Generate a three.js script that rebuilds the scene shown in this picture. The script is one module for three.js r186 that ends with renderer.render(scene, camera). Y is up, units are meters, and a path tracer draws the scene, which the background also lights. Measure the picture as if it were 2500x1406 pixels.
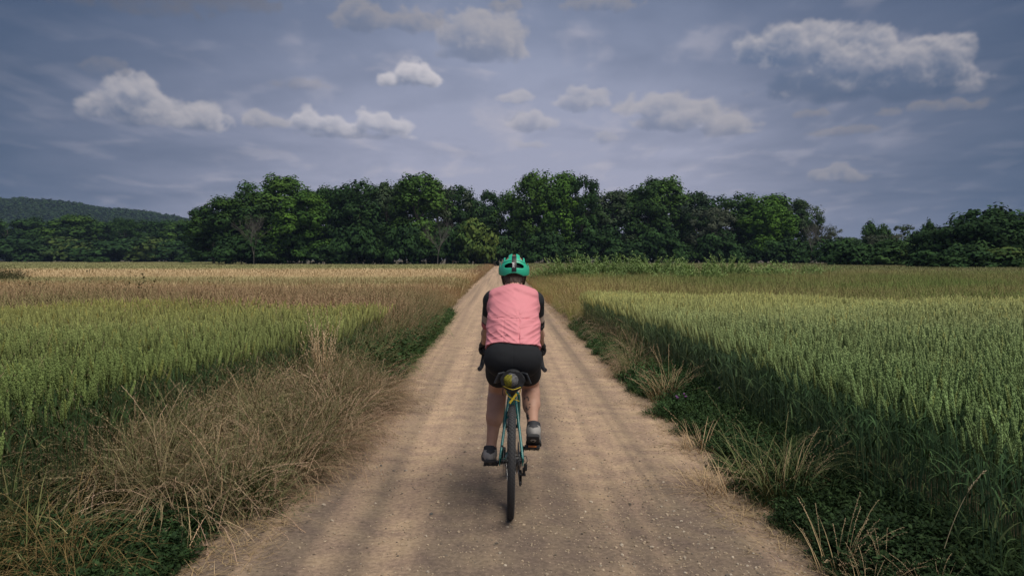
import * as THREE from 'three';
import { mergeGeometries } from 'three/addons/utils/BufferGeometryUtils.js';
import { FontLoader } from 'three/addons/loaders/FontLoader.js';
import { TextGeometry } from 'three/addons/geometries/TextGeometry.js';
import { RoundedBoxGeometry } from 'three/addons/geometries/RoundedBoxGeometry.js';

/* ---------- camera ---------- */
const scene = new THREE.Scene();
const EYE = 1.6, FPX = 1944;                          // eye height; focal length in pixels of the 2500-wide photograph (28 mm lens)
const camera = new THREE.PerspectiveCamera(2 * Math.atan(703 / FPX) * 180 / Math.PI, 2500 / 1406, 0.05, 9000);
camera.position.set(0, EYE, 0);
camera.rotation.set(-Math.atan(71 / FPX), -Math.atan(25 / FPX), 0, 'YXZ');
camera.updateMatrixWorld(true);
const renderer = new THREE.WebGLRenderer({ antialias: true });
renderer.toneMapping = THREE.LinearToneMapping;
renderer.toneMappingExposure = 1.02;
renderer.shadowMap.enabled = true;

/* ---------- small maths ---------- */
const V = (x, y, z) => new THREE.Vector3(x, y, z);
const clamp = (x, a = 0, b = 1) => x < a ? a : x > b ? b : x;
const lerp = (a, b, t) => a + (b - a) * t;
const smooth = (a, b, x) => { const t = clamp((x - a) / (b - a)); return t * t * (3 - 2 * t); };
function rng(seed) { let a = seed >>> 0; return () => { a |= 0; a = a + 0x6D2B79F5 | 0; let t = Math.imul(a ^ a >>> 15, 1 | a); t = t + Math.imul(t ^ t >>> 7, 61 | t) ^ t; return ((t ^ t >>> 14) >>> 0) / 4294967296; }; }
const PERM = new Uint8Array(512); { const r = rng(7), p = [...Array(256).keys()]; for (let i = 255; i > 0; i--) { const j = Math.floor(r() * (i + 1)); [p[i], p[j]] = [p[j], p[i]]; } for (let i = 0; i < 512; i++) PERM[i] = p[i & 255]; }
const fade = (t) => t * t * t * (t * (t * 6 - 15) + 10);
function grad(h, x, y, z) { h &= 15; const u = h < 8 ? x : y, v = h < 4 ? y : h === 12 || h === 14 ? x : z; return ((h & 1) ? -u : u) + ((h & 2) ? -v : v); }
function noise(x, y, z = 0, per = 256) {             // gradient noise, about -1..1; per: period in cells along x and y
  let X = Math.floor(x), Y = Math.floor(y), Z = Math.floor(z); const fx = x - X, fy = y - Y, fz = z - Z;
  const X0 = ((X % per) + per) % per & 255, X1 = (((X + 1) % per) + per) % per & 255, Y0 = ((Y % per) + per) % per & 255, Y1 = (((Y + 1) % per) + per) % per & 255, Z0 = Z & 255, Z1 = (Z + 1) & 255;
  const u = fade(fx), v = fade(fy), w = fade(fz), P = PERM;
  const a = P[X0] , b = P[X1], aa = P[a + Y0], ab = P[a + Y1], ba = P[b + Y0], bb = P[b + Y1];
  return lerp(lerp(lerp(grad(P[aa + Z0], fx, fy, fz), grad(P[ba + Z0], fx - 1, fy, fz), u), lerp(grad(P[ab + Z0], fx, fy - 1, fz), grad(P[bb + Z0], fx - 1, fy - 1, fz), u), v),
    lerp(lerp(grad(P[aa + Z1], fx, fy, fz - 1), grad(P[ba + Z1], fx - 1, fy, fz - 1), u), lerp(grad(P[ab + Z1], fx, fy - 1, fz - 1), grad(P[bb + Z1], fx - 1, fy - 1, fz - 1), u), v), w);
}
function fbm(x, y, z = 0, oct = 4, per = 256) { let s = 0, a = 0.5, f = 1; for (let i = 0; i < oct; i++) { s += a * noise(x * f, y * f, z * f + i * 7.3, per * f); a *= 0.5; f *= 2; } return s; }
// where the photograph's pixel (px, py) lies at a depth of D metres down the track, and where its ray meets height h
function ray(px, py) { return V((px - 1250) / FPX, -(py - 703) / FPX, -1).applyQuaternion(camera.quaternion); }
function at(px, py, D) { const r = ray(px, py); return r.multiplyScalar(D / -r.z).add(camera.position); }
function groundX(px, D) { return at(px, 632, D).x; }

/* ---------- sky: computed air and clouds ---------- */
const SUN = V(0.34, 0.88, 0.30).normalize();
const sky = (() => {
  const W = 4096, H = 2048, data = new Float32Array(W * H * 4), R = rng(31);
  const K = 19.44;                                   // angle (radians) to "hundreds of photograph pixels"
  const toAng = (px, py) => { const d = ray(px, py).normalize(); return [Math.atan2(d.x, -d.z) * K, Math.asin(d.y) * K]; };
  // cumulus: puffs [x, y, rx, ry] in photograph pixels, alpha, brightness, raggedness
  const C = [];
  const cloud = (puffs, o = {}) => C.push({ p: puffs.map(([x, y, rx, ry]) => { const [a, b] = toAng(x, y); return [a, b, rx / 100, ry / 100]; }), a: 1, lit: 1, rag: 0.42, dark: 1, ...o });
  cloud([[240, 268, 48, 30], [330, 235, 62, 46], [365, 262, 70, 34], [425, 286, 48, 24], [490, 288, 58, 34], [330, 290, 110, 20]], { lit: 0.92, a: 0.9, rag: 0.5 });
  cloud([[630, 292, 36, 26], [668, 300, 40, 17]], { lit: 0.8, a: 0.8 });
  cloud([[745, 296, 40, 28], [790, 308, 56, 26], [850, 318, 60, 20], [915, 300, 46, 28], [960, 312, 48, 24], [850, 330, 130, 12]], { lit: 1, a: 0.85, rag: 0.5 });
  cloud([[948, 196, 32, 20], [1008, 178, 46, 36], [1036, 196, 42, 24]], { lit: 1.05 });
  cloud([[1190, 82, 84, 56], [1240, 112, 48, 48], [1120, 90, 62, 36], [1160, 132, 90, 22]], { lit: 0.72, a: 0.85, rag: 0.55 });
  cloud([[872, 40, 60, 34], [1000, 52, 70, 28], [935, 58, 80, 18]], { lit: 0.6, a: 0.7, rag: 0.6 });
  cloud([[1470, 12, 80, 20], [1240, 16, 40, 16]], { lit: 0.55, a: 0.6, rag: 0.6 });
  cloud([[300, 8, 160, 26], [560, 10, 90, 22]], { lit: 0.32, a: 0.5, rag: 0.65 });
  cloud([[1425, 246, 52, 30], [1395, 252, 40, 16]], { lit: 0.85, a: 0.65, rag: 0.6 });
  cloud([[1298, 300, 58, 26], [1262, 240, 40, 18]], { lit: 0.85, a: 0.65, rag: 0.6 });
  cloud([[1600, 262, 90, 34], [1690, 286, 90, 36], [1770, 306, 70, 30], [1640, 300, 100, 26], [1800, 322, 60, 10]], { lit: 0.78, a: 0.8, rag: 0.5 });
  cloud([[1842, 130, 50, 42], [1935, 124, 84, 60], [2020, 108, 80, 50], [2090, 142, 116, 62], [2200, 162, 112, 60], [2286, 150, 76, 60], [2326, 172, 44, 50], [2080, 208, 190, 46], [2230, 214, 130, 36], [1985, 200, 110, 40]], { lit: 0.9, dark: 3.0, rag: 0.42 });
  cloud([[2050, 424, 50, 20], [2085, 436, 36, 12], [2010, 430, 30, 18]], { lit: 0.7, a: 0.7, rag: 0.6 });
  cloud([[2275, 264, 90, 14], [2068, 320, 70, 11], [1985, 278, 34, 12]], { lit: 0.55, a: 0.6, rag: 0.7 });
  cloud([[1475, 340, 26, 16], [1290, 355, 40, 10]], { lit: 0.8, a: 0.5, rag: 0.7 });
  cloud([[738, 208, 50, 14], [255, 168, 42, 20]], { lit: 0.55, a: 0.35, rag: 0.7 });
  // the same kind of fair-weather cloud over the rest of the sky
  for (let i = 0; i < 46; i++) {
    const az = (0.75 + R() * (2 * Math.PI - 1.5)) * K, el = (0.05 + R() * R() * 0.75) * K, s = 0.35 + R() * 1.1, p = [], n = 3 + Math.floor(R() * 5);
    for (let k = 0; k < n; k++) p.push([az + (R() - 0.5) * s * 3, el + (R() - 0.35) * s * 0.6, s * (0.4 + R() * 0.5), s * (0.25 + R() * 0.3)]);
    C.push({ p, a: 0.6 + R() * 0.4, lit: 0.6 + R() * 0.4, rag: 0.4 + R() * 0.25, dark: 1 });
  }
  for (const c of C) {
    c.x0 = Math.min(...c.p.map((q) => q[0] - q[2] * 1.35)); c.x1 = Math.max(...c.p.map((q) => q[0] + q[2] * 1.35));
    c.y0 = Math.min(...c.p.map((q) => q[1] - q[3] * 1.35)); c.y1 = Math.max(...c.p.map((q) => q[1] + q[3] * 1.35));
    c.h = c.y1 - c.y0; c.rz = Math.max(...c.p.map((q) => Math.min(q[2], q[3] * 1.6)));
  }
  const dens = (c, a, b, w, n1) => {
    let m = -9;
    for (const q of c.p) {
      const dx = (a - q[0]) / q[2], dy = (b - q[1]) / (b < q[1] ? q[3] * 0.72 : q[3]), dz = w / Math.min(q[2], q[3] * 1.6), d = 1 - Math.sqrt(dx * dx + dy * dy + dz * dz);
      if (d > m) m = d;
    }
    if (m < -0.7) return 0;
    return clamp((m + c.rag * 2.2 * n1 - 0.17) * 1.35);
  };
  const bil = (x, y, z, o) => { let s = 0.12, a = 0.5, f = 1; for (let i = 0; i < o; i++) { const q = noise(x * f, y * f, z * f + i * 5.1); s += a * (i < 2 ? q : 0.55 - 1.5 * Math.abs(q)); a *= 0.56; f *= 2.05; } return s; };
  const L = [0.34, 0.90, -0.12];                      // towards the sun in (right, up, away)
  const veilAt = (az, el) => {                        // broad bank of thin high cloud: where it is bright, where the blue shows
    let b = 0; for (const [c, s, h] of [[-0.0, 0.31, 1], [1.75, 0.4, 0.85], [-1.6, 0.42, 0.9], [3.0, 0.5, 1], [-3.2832, 0.5, 1]]) b = Math.max(b, h * Math.exp(-((az - c) ** 2) / (2 * s * s)));
    return b;
  };
  for (let row = 0; row < H; row++) {
    const el = ((row + 0.5) / H - 0.5) * Math.PI, y = Math.sin(el), ce = Math.cos(el);
    for (let col = 0; col < W; col++) {
      const i = (row * W + col) * 4; data[i + 3] = 1;
      if (y < 0) { data[i] = 0.13; data[i + 1] = 0.13; data[i + 2] = 0.13; continue; }
      const lon = ((col + 0.5) / W - 0.5) * 2 * Math.PI, x = Math.cos(lon) * ce, z = Math.sin(lon) * ce; let az = Math.atan2(x, -z);
      // air
      const k = 1 / (y + 0.075), px = x * k, pz = z * k;
      const wv = fbm(px * 0.35 + 3, pz * 0.35, 1.7, 3);
      let B = clamp(veilAt(az, el) * (1 - 0.58 * smooth(0.14, 0.46, el)) + 0.22 * wv * (1 - 0.5 * smooth(0.3, 0.8, el)));
      const st = fbm(px * 1.5 + 2.2 * wv, pz * 1.5 + 1.5 * wv, 4.1, 5), st2 = fbm(px * 5 + wv, pz * 3.2 + wv * 2, 9.4, 4);
      B = clamp(B * (1.10 + 0.30 * st + 0.18 * st2) + 0.06 * st);
      const e = smooth(0.0, 0.40, el);
      let r = lerp(lerp(0.046, 0.016, e), lerp(0.385, 0.25, e), B), g = lerp(lerp(0.090, 0.050, e), lerp(0.393, 0.295, e), B), b = lerp(lerp(0.160, 0.118, e), lerp(0.50, 0.42, e), B);
      const mt = fbm(px * 3.6 + wv * 2, pz * 2.0 + st, 14.2, 5), mo = smooth(0.02, 0.5, mt + 0.25 * st2) * (0.02 + 0.5 * B) * (1 - smooth(0.25, 0.6, el)); r = lerp(r, 0.50, mo); g = lerp(g, 0.475, mo); b = lerp(b, 0.53, mo);
      // clouds
      const a0 = az * K, b0 = el * K;
      for (const c of C) {
        let a = a0; if (a < c.x0 && a + 2 * Math.PI * K < c.x1) a += 2 * Math.PI * K; 
        if (a < c.x0 || a > c.x1 || b0 < c.y0 || b0 > c.y1) continue;
        let T = 1, S = 0; const n = 14, step = (2.4 * c.rz) / n, fr = 2.3 / Math.pow(c.h, 0.5);
        for (let s = 0; s < n; s++) {
          const w = -1.2 * c.rz + (s + 0.5) * step;
          const n1 = bil(a * fr, b0 * fr * 1.15, w * fr + 11, 5);
          const d = dens(c, a, b0, w, n1); if (d <= 0.001) continue;
          let tau = 0; for (let l = 1; l <= 4; l++) { const q = l * l * 0.03 * (0.6 + c.h); const nn = l < 4 ? bil((a + L[0] * q) * fr, (b0 + L[1] * q) * fr * 1.15, (w + L[2] * q) * fr + 11, 3) : 0; tau += 1.05 * dens(c, a + L[0] * q, b0 + L[1] * q, w + L[2] * q, nn) * (0.35 + l * 0.22); }
          const op = 1 - Math.exp(-d * step * 9 / Math.max(0.4, c.rz)), li = Math.exp(-tau * 1.5 * c.dark);
          S += T * op * li; T *= 1 - op; if (T < 0.02) break;
        }
        const A = (1 - T) * c.a; if (A < 0.002) continue;
        S /= Math.max(1e-3, 1 - T);
        const hgt = clamp((b0 - c.y0) / c.h), vg = c.lit * (0.5 + 0.5 * B ** 0.4), sh = 0.72 + 0.5 * hgt;
        const lr = lerp(lerp(r, 0.10 * sh, 0.6), 0.60 * vg, S), lg = lerp(lerp(g, 0.15 * sh, 0.6), 0.57 * vg, S), lb = lerp(lerp(b, 0.25 * sh, 0.6), 0.60 * vg, S);
        r = lerp(r, lr, A); g = lerp(g, lg, A); b = lerp(b, lb, A);
      }
      data[i] = r; data[i + 1] = g; data[i + 2] = b;
    }
  }
  const t = new THREE.DataTexture(data, W, H, THREE.RGBAFormat, THREE.FloatType);
  t.mapping = THREE.EquirectangularReflectionMapping; t.magFilter = THREE.LinearFilter; t.minFilter = THREE.LinearFilter; t.wrapS = THREE.RepeatWrapping; t.needsUpdate = true;
  return t;
})();
scene.background = sky; scene.environment = sky;

/* ---------- sun behind thin cloud, high and over the right shoulder ---------- */
const sun = new THREE.DirectionalLight(new THREE.Color(1.0, 0.93, 0.80), 3.3);
sun.position.copy(SUN).multiplyScalar(60); sun.target.position.set(0, 0, -8); sun.position.add(sun.target.position);
sun.castShadow = true; sun.shadow.radius = 100; sun.shadow.mapSize.set(4096, 4096); sun.shadow.bias = -0.0005;
Object.assign(sun.shadow.camera, { left: -30, right: 30, top: 40, bottom: -40, near: 1, far: 160 });
scene.add(sun, sun.target);
scene.fog = new THREE.FogExp2(new THREE.Color().setRGB(0.40, 0.54, 0.85), 0.00013);

const ORD = ['first', 'second', 'third', 'fourth', 'fifth', 'sixth', 'seventh', 'eighth', 'ninth', 'tenth', 'eleventh', 'twelfth', 'thirteenth', 'fourteenth', 'fifteenth', 'sixteenth', 'seventeenth', 'eighteenth', 'nineteenth', 'twentieth', 'twenty-first', 'twenty-second', 'twenty-third', 'twenty-fourth', 'twenty-fifth'];
// gives alike things that stand in view their own labels, counted from the left
function countLabels(list, say) { list.slice().sort((a, b) => a[1] - b[1]).forEach(([o], k) => { o.userData.label = say(ORD[k]); }); }
/* ---------- naming, tagging, meshes ---------- */
const used = new Map();
function numbered(name) { const n = used.get(name) || 0; used.set(name, n + 1); return n ? `${name}_${String(n).padStart(3, '0')}` : name; }
function tag(o, label, category, group) { o.userData.label = label; o.userData.category = category; if (group) o.userData.group = group; return o; }
function thing(name, label, category, group) { const o = new THREE.Group(); o.name = numbered(name); scene.add(o); return tag(o, label, category, group); }
function shadows(m) { m.castShadow = m.receiveShadow = true; return m; }
function mesh(name, geo, mat, parent = scene) { const m = shadows(new THREE.Mesh(geo, mat)); m.name = parent === scene ? numbered(name) : name; parent.add(m); return m; }
const std = (c, rough = 0.8, o = {}) => new THREE.MeshStandardMaterial({ color: new THREE.Color().setRGB(...c), roughness: rough, ...o });
const vcol = (rough = 0.9, o = {}) => new THREE.MeshPhysicalMaterial({ vertexColors: true, specularIntensity: 0.3, roughness: rough, side: THREE.DoubleSide, ...o });
class MB {                                            // collects coloured triangles
  constructor() { this.p = []; this.n = []; this.c = []; this.i = []; }
  v(p, n, c) { this.p.push(p.x, p.y, p.z); this.n.push(n.x, n.y, n.z); this.c.push(c[0], c[1], c[2]); return this.p.length / 3 - 1; }
  tri(a, b, c) { this.i.push(a, b, c); }
  quad(a, b, c, d) { this.i.push(a, b, c, a, c, d); }
  geo() {                                              // faces wound to agree with their normals
    const P = this.p, N = this.n, I = this.i;
    for (let k = 0; k < I.length; k += 3) {
      const a = I[k] * 3, b = I[k + 1] * 3, c = I[k + 2] * 3, ux = P[b] - P[a], uy = P[b + 1] - P[a + 1], uz = P[b + 2] - P[a + 2], vx = P[c] - P[a], vy = P[c + 1] - P[a + 1], vz = P[c + 2] - P[a + 2];
      if ((uy * vz - uz * vy) * (N[a] + N[b] + N[c]) + (uz * vx - ux * vz) * (N[a + 1] + N[b + 1] + N[c + 1]) + (ux * vy - uy * vx) * (N[a + 2] + N[b + 2] + N[c + 2]) < 0) { const t = I[k + 1]; I[k + 1] = I[k + 2]; I[k + 2] = t; }
    }
    const g = new THREE.BufferGeometry(); g.setAttribute('position', new THREE.Float32BufferAttribute(this.p, 3)); g.setAttribute('normal', new THREE.Float32BufferAttribute(this.n, 3)); g.setAttribute('color', new THREE.Float32BufferAttribute(this.c, 3)); g.setIndex(this.i); return g; }
  // a strip along points with half widths, lying in the plane of the side vector; normals leaned towards `lift`
  strip(pts, ws, side, cols, lift = 0.35) {
    let last = null; const n = V(), t = V();
    for (let k = 0; k < pts.length; k++) {
      t.subVectors(pts[Math.min(k + 1, pts.length - 1)], pts[Math.max(k - 1, 0)]).normalize(); n.crossVectors(side, t).normalize(); if (n.y < 0) n.negate(); n.y += lift; n.normalize();
      const a = this.v(V().copy(pts[k]).addScaledVector(side, -ws[k]), n, cols[k]), b = this.v(V().copy(pts[k]).addScaledVector(side, ws[k]), n, cols[k]);
      if (last) this.quad(last[0], last[1], b, a); last = [a, b];
    }
  }
  // a spindle (elongated octahedron) from a to b
  spindle(a, b, r, col, sides = 4, fat = 0.42) {
    const d = V().subVectors(b, a), L = d.length(); d.divideScalar(L || 1); const u = Math.abs(d.y) < 0.9 ? V(0, 1, 0).cross(d).normalize() : V(1, 0, 0).cross(d).normalize(), w = V().crossVectors(d, u);
    const m = V().lerpVectors(a, b, fat), ia = this.v(a, V().copy(d).negate(), col), ib = this.v(b, d, col), ring = [];
    for (let k = 0; k < sides; k++) { const t = k / sides * 2 * Math.PI, n = V().addScaledVector(u, Math.cos(t)).addScaledVector(w, Math.sin(t)); ring.push(this.v(V().copy(m).addScaledVector(n, r), n, col)); }
    for (let k = 0; k < sides; k++) { const q = ring[k], s = ring[(k + 1) % sides]; this.tri(ia, s, q); this.tri(q, s, ib); }
  }
  tube(pts, rs, sides, cols) {
    let last = null; const t = V();
    for (let k = 0; k < pts.length; k++) {
      t.subVectors(pts[Math.min(k + 1, pts.length - 1)], pts[Math.max(k - 1, 0)]).normalize();
      const u = Math.abs(t.y) < 0.9 ? V(0, 1, 0).cross(t).normalize() : V(1, 0, 0).cross(t).normalize(), w = V().crossVectors(t, u), ring = [];
      for (let s = 0; s < sides; s++) { const a = s / sides * 2 * Math.PI, n = V().addScaledVector(u, Math.cos(a)).addScaledVector(w, Math.sin(a)); ring.push(this.v(V().copy(pts[k]).addScaledVector(n, rs[k]), n, cols[k] || cols)); }
      if (last) for (let s = 0; s < sides; s++) this.quad(last[s], last[(s + 1) % sides], ring[(s + 1) % sides], ring[s]);
      last = ring;
    }
  }
}
const mixc = (a, b, t) => [lerp(a[0], b[0], t), lerp(a[1], b[1], t), lerp(a[2], b[2], t)];
const mulc = (a, k) => [a[0] * k, a[1] * k, a[2] * k];
// scatter: copies of a few variants; list entries {x, y, z, s, sy, turn, tilt, tiltDir, c}
function scatter(parentName, label, category, partName, variants, mat, list, seed = 5) {
  const R = rng(seed), root = thing(parentName, label, category); root.userData.kind = 'stuff';
  const lots = variants.map(() => []); for (const e of list) lots[Math.floor(R() * variants.length)].push(e);
  const M = new THREE.Matrix4(), q = new THREE.Quaternion(), q2 = new THREE.Quaternion(), col = new THREE.Color();
  variants.forEach((g, k) => {
    if (!lots[k].length) return;
    const im = new THREE.InstancedMesh(g, mat, lots[k].length); im.name = partName; im.userData.kind = 'stuff'; shadows(im);
    lots[k].forEach((e, j) => {
      q.setFromAxisAngle(V(0, 1, 0), e.turn ?? R() * 6.283); q2.setFromAxisAngle(V(Math.cos(e.tiltDir ?? 0), 0, Math.sin(e.tiltDir ?? 0)), e.tilt ?? 0); q.premultiply(q2);
      M.compose(V(e.x, e.y ?? 0, e.z), q, V(e.s ?? 1, (e.s ?? 1) * (e.sy ?? 1), e.s ?? 1)); im.setMatrixAt(j, M);
      const c = e.c ?? [1, 1, 1]; im.setColorAt(j, col.setRGB(c[0], c[1], c[2]));
    });
    root.add(im);
  });
  return root;
}
// surface nets: a closed surface round sdf(x, y, z) < 0 inside a box
function nets(sdf, lo, hi, h, colour) {
  const nx = Math.ceil((hi[0] - lo[0]) / h) + 1, ny = Math.ceil((hi[1] - lo[1]) / h) + 1, nz = Math.ceil((hi[2] - lo[2]) / h) + 1;
  const f = new Float32Array(nx * ny * nz), id = new Int32Array(nx * ny * nz).fill(-1), I = (x, y, z) => x + nx * (y + ny * z);
  for (let z = 0; z < nz; z++) for (let y = 0; y < ny; y++) for (let x = 0; x < nx; x++) f[I(x, y, z)] = sdf(lo[0] + x * h, lo[1] + y * h, lo[2] + z * h);
  const P = [], idx = [];
  for (let z = 0; z < nz - 1; z++) for (let y = 0; y < ny - 1; y++) for (let x = 0; x < nx - 1; x++) {
    let m = 0, sx = 0, sy = 0, sz = 0, c = 0; const g = [];
    for (let k = 0; k < 8; k++) { const v = f[I(x + (k & 1), y + (k >> 1 & 1), z + (k >> 2))]; g.push(v); if (v < 0) m |= 1 << k; }
    if (m === 0 || m === 255) continue;
    for (let k = 0; k < 8; k++) for (const b of [1, 2, 4]) if (!(k & b)) { const j = k | b; if ((g[k] < 0) !== (g[j] < 0)) { const t = g[k] / (g[k] - g[j]); sx += (k & 1) + (b === 1 ? t : 0); sy += (k >> 1 & 1) + (b === 2 ? t : 0); sz += (k >> 2) + (b === 4 ? t : 0); c++; } }
    id[I(x, y, z)] = P.length / 3; P.push(lo[0] + (x + sx / c) * h, lo[1] + (y + sy / c) * h, lo[2] + (z + sz / c) * h);
  }
  for (let z = 1; z < nz - 1; z++) for (let y = 1; y < ny - 1; y++) for (let x = 1; x < nx - 1; x++) {
    const a = f[I(x, y, z)] < 0;
    const q = (b, p0, p1, p2, p3) => { if (p0 < 0 || p1 < 0 || p2 < 0 || p3 < 0) return; a ? idx.push(p0, p1, p2, p0, p2, p3) : idx.push(p0, p2, p1, p0, p3, p2); };
    if (a !== f[I(x + 1, y, z)] < 0) q(0, id[I(x, y - 1, z - 1)], id[I(x, y, z - 1)], id[I(x, y, z)], id[I(x, y - 1, z)]);
    if (a !== f[I(x, y + 1, z)] < 0) q(1, id[I(x - 1, y, z - 1)], id[I(x - 1, y, z)], id[I(x, y, z)], id[I(x, y, z - 1)]);
    if (a !== f[I(x, y, z + 1)] < 0) q(2, id[I(x - 1, y - 1, z)], id[I(x, y - 1, z)], id[I(x, y, z)], id[I(x - 1, y, z)]);
  }
  const N = new Float32Array(P.length), e = h * 0.5;
  for (let k = 0; k < P.length; k += 3) { const x = P[k], y = P[k + 1], z = P[k + 2]; let a = sdf(x + e, y, z) - sdf(x - e, y, z), b = sdf(x, y + e, z) - sdf(x, y - e, z), c = sdf(x, y, z + e) - sdf(x, y, z - e); const l = Math.hypot(a, b, c) || 1; N[k] = a / l; N[k + 1] = b / l; N[k + 2] = c / l; }
  const g = new THREE.BufferGeometry(); g.setAttribute('position', new THREE.Float32BufferAttribute(P, 3)); g.setAttribute('normal', new THREE.BufferAttribute(N, 3)); g.setIndex(idx);
  const uv = new Float32Array(P.length / 3 * 2); for (let k = 0; k < P.length / 3; k++) { uv[2 * k] = P[3 * k] + P[3 * k + 2] * 0.7; uv[2 * k + 1] = P[3 * k + 1] + P[3 * k + 2] * 0.3; } g.setAttribute('uv', new THREE.BufferAttribute(uv, 2));
  if (colour) { const C = new Float32Array(P.length); for (let k = 0; k < P.length; k += 3) { const c = colour(P[k], P[k + 1], P[k + 2]); C[k] = c[0]; C[k + 1] = c[1]; C[k + 2] = c[2]; } g.setAttribute('color', new THREE.BufferAttribute(C, 3)); }
  return g;
}
const smin = (a, b, k) => { const h = Math.max(k - Math.abs(a - b), 0) / k; return Math.min(a, b) - h * h * k * 0.25; };
const smax = (a, b, k) => -smin(-a, -b, k);
function cap(x, y, z, a, b, ra, rb) {                  // tapered capsule between points a, b = [x, y, z]
  const dx = b[0] - a[0], dy = b[1] - a[1], dz = b[2] - a[2], px = x - a[0], py = y - a[1], pz = z - a[2], t = clamp((px * dx + py * dy + pz * dz) / (dx * dx + dy * dy + dz * dz));
  return Math.hypot(px - dx * t, py - dy * t, pz - dz * t) - lerp(ra, rb, t);
}
const ell = (x, y, z, c, r) => { const k = Math.hypot((x - c[0]) / r[0], (y - c[1]) / r[1], (z - c[2]) / r[2]); return (k - 1) * Math.min(r[0], r[1], r[2]); };
function tex(w, h, fn, srgb = false, rep = true) {     // DataTexture from fn(u, v) -> [r, g, b] in 0..1
  const d = new Uint8Array(w * h * 4); for (let y = 0; y < h; y++) for (let x = 0; x < w; x++) { const c = fn((x + 0.5) / w, (y + 0.5) / h, x, y), i = (y * w + x) * 4; d[i] = clamp(c[0]) * 255; d[i + 1] = clamp(c[1]) * 255; d[i + 2] = clamp(c[2]) * 255; d[i + 3] = 255; }
  const t = new THREE.DataTexture(d, w, h); t.magFilter = THREE.LinearFilter; t.minFilter = THREE.LinearMipmapLinearFilter; t.generateMipmaps = true; if (rep) t.wrapS = t.wrapT = THREE.RepeatWrapping; if (srgb) t.colorSpace = THREE.SRGBColorSpace; t.needsUpdate = true; return t;
}

/* ---------- ground and dirt track ---------- */
const grit = tex(1024, 1024, (u, v) => {
  const a = fbm(u * 8, v * 8, 1, 5, 8), b = fbm(u * 64, v * 64, 5, 3, 64), s = noise(u * 110, v * 110, 8, 110), s2 = noise(u * 57, v * 57, 3, 57), s3 = noise(u * 200, v * 200, 3, 200);
  let k = 0.89 + 0.20 * a + 0.26 * b + 0.09 * s3; const w = [1, 1, 1];
  if (s > 0.52) k += (s - 0.52) * 1.2; if (s2 < -0.56) k += (s2 + 0.56) * 1.1; if (s2 > 0.62) { k += 0.1; }
  return [k * w[0], k * (0.985 + 0.02 * a), k * (0.97 - 0.05 * a)];
}, true);
const gritBump = tex(1024, 1024, (u, v) => { const s = noise(u * 110, v * 110, 8, 110), s2 = noise(u * 57, v * 57, 3, 57); const k = 0.45 + 0.25 * fbm(u * 24, v * 24, 2, 5, 24) + 0.25 * Math.max(0, s - 0.3) + 0.35 * Math.max(0, s2 - 0.45) - 0.3 * Math.max(0, -s2 - 0.5); return [k, k, k]; });
const litter = tex(512, 512, (u, v) => { const a = fbm(u * 6, v * 6, 1, 5, 6), b = fbm(u * 60, v * 60, 5, 3, 60); const k = 0.30 + 0.16 * a + 0.2 * b; return [k * 1.12, k * 1.0, k * 0.72]; }, true);
{
  const g = new THREE.PlaneGeometry(7000, 7000, 1, 1); g.rotateX(-Math.PI / 2); for (let i = 0; i < 4; i++) g.attributes.uv.setXY(i, g.attributes.position.getX(i) / 3, g.attributes.position.getZ(i) / 3);
  const m = std([1, 1, 1], 1, { map: litter }); const o = mesh('ground', g, m); o.position.y = -0.085; o.userData.kind = 'structure'; o.userData.label = 'dark soil under the fields and verges';
}
const TRACK_L = -1.62, TRACK_R = 1.62;
function trackH(x, d) {
  let y = 0.018 * (1 - (x / 1.6) ** 2) - 0.016 * Math.exp(-(((x + 0.72) / 0.24) ** 2)) - 0.014 * Math.exp(-(((x - 0.80) / 0.22) ** 2));
  y += 0.007 * fbm(x * 1.8, d * 0.22, 3, 3) + 0.0035 * fbm(x * 9, d * 1.6, 6, 3) + 0.005 * noise(x * 14, d * 0.10, 2) + 0.003 * noise(x * 33, d * 0.2, 4);
  const e = Math.abs(x) + 0.18 * fbm(x * 2 + 5, d * 1.3, 9, 3);
  return y - 0.10 * smooth(1.75, 2.5, e);
}
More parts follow.
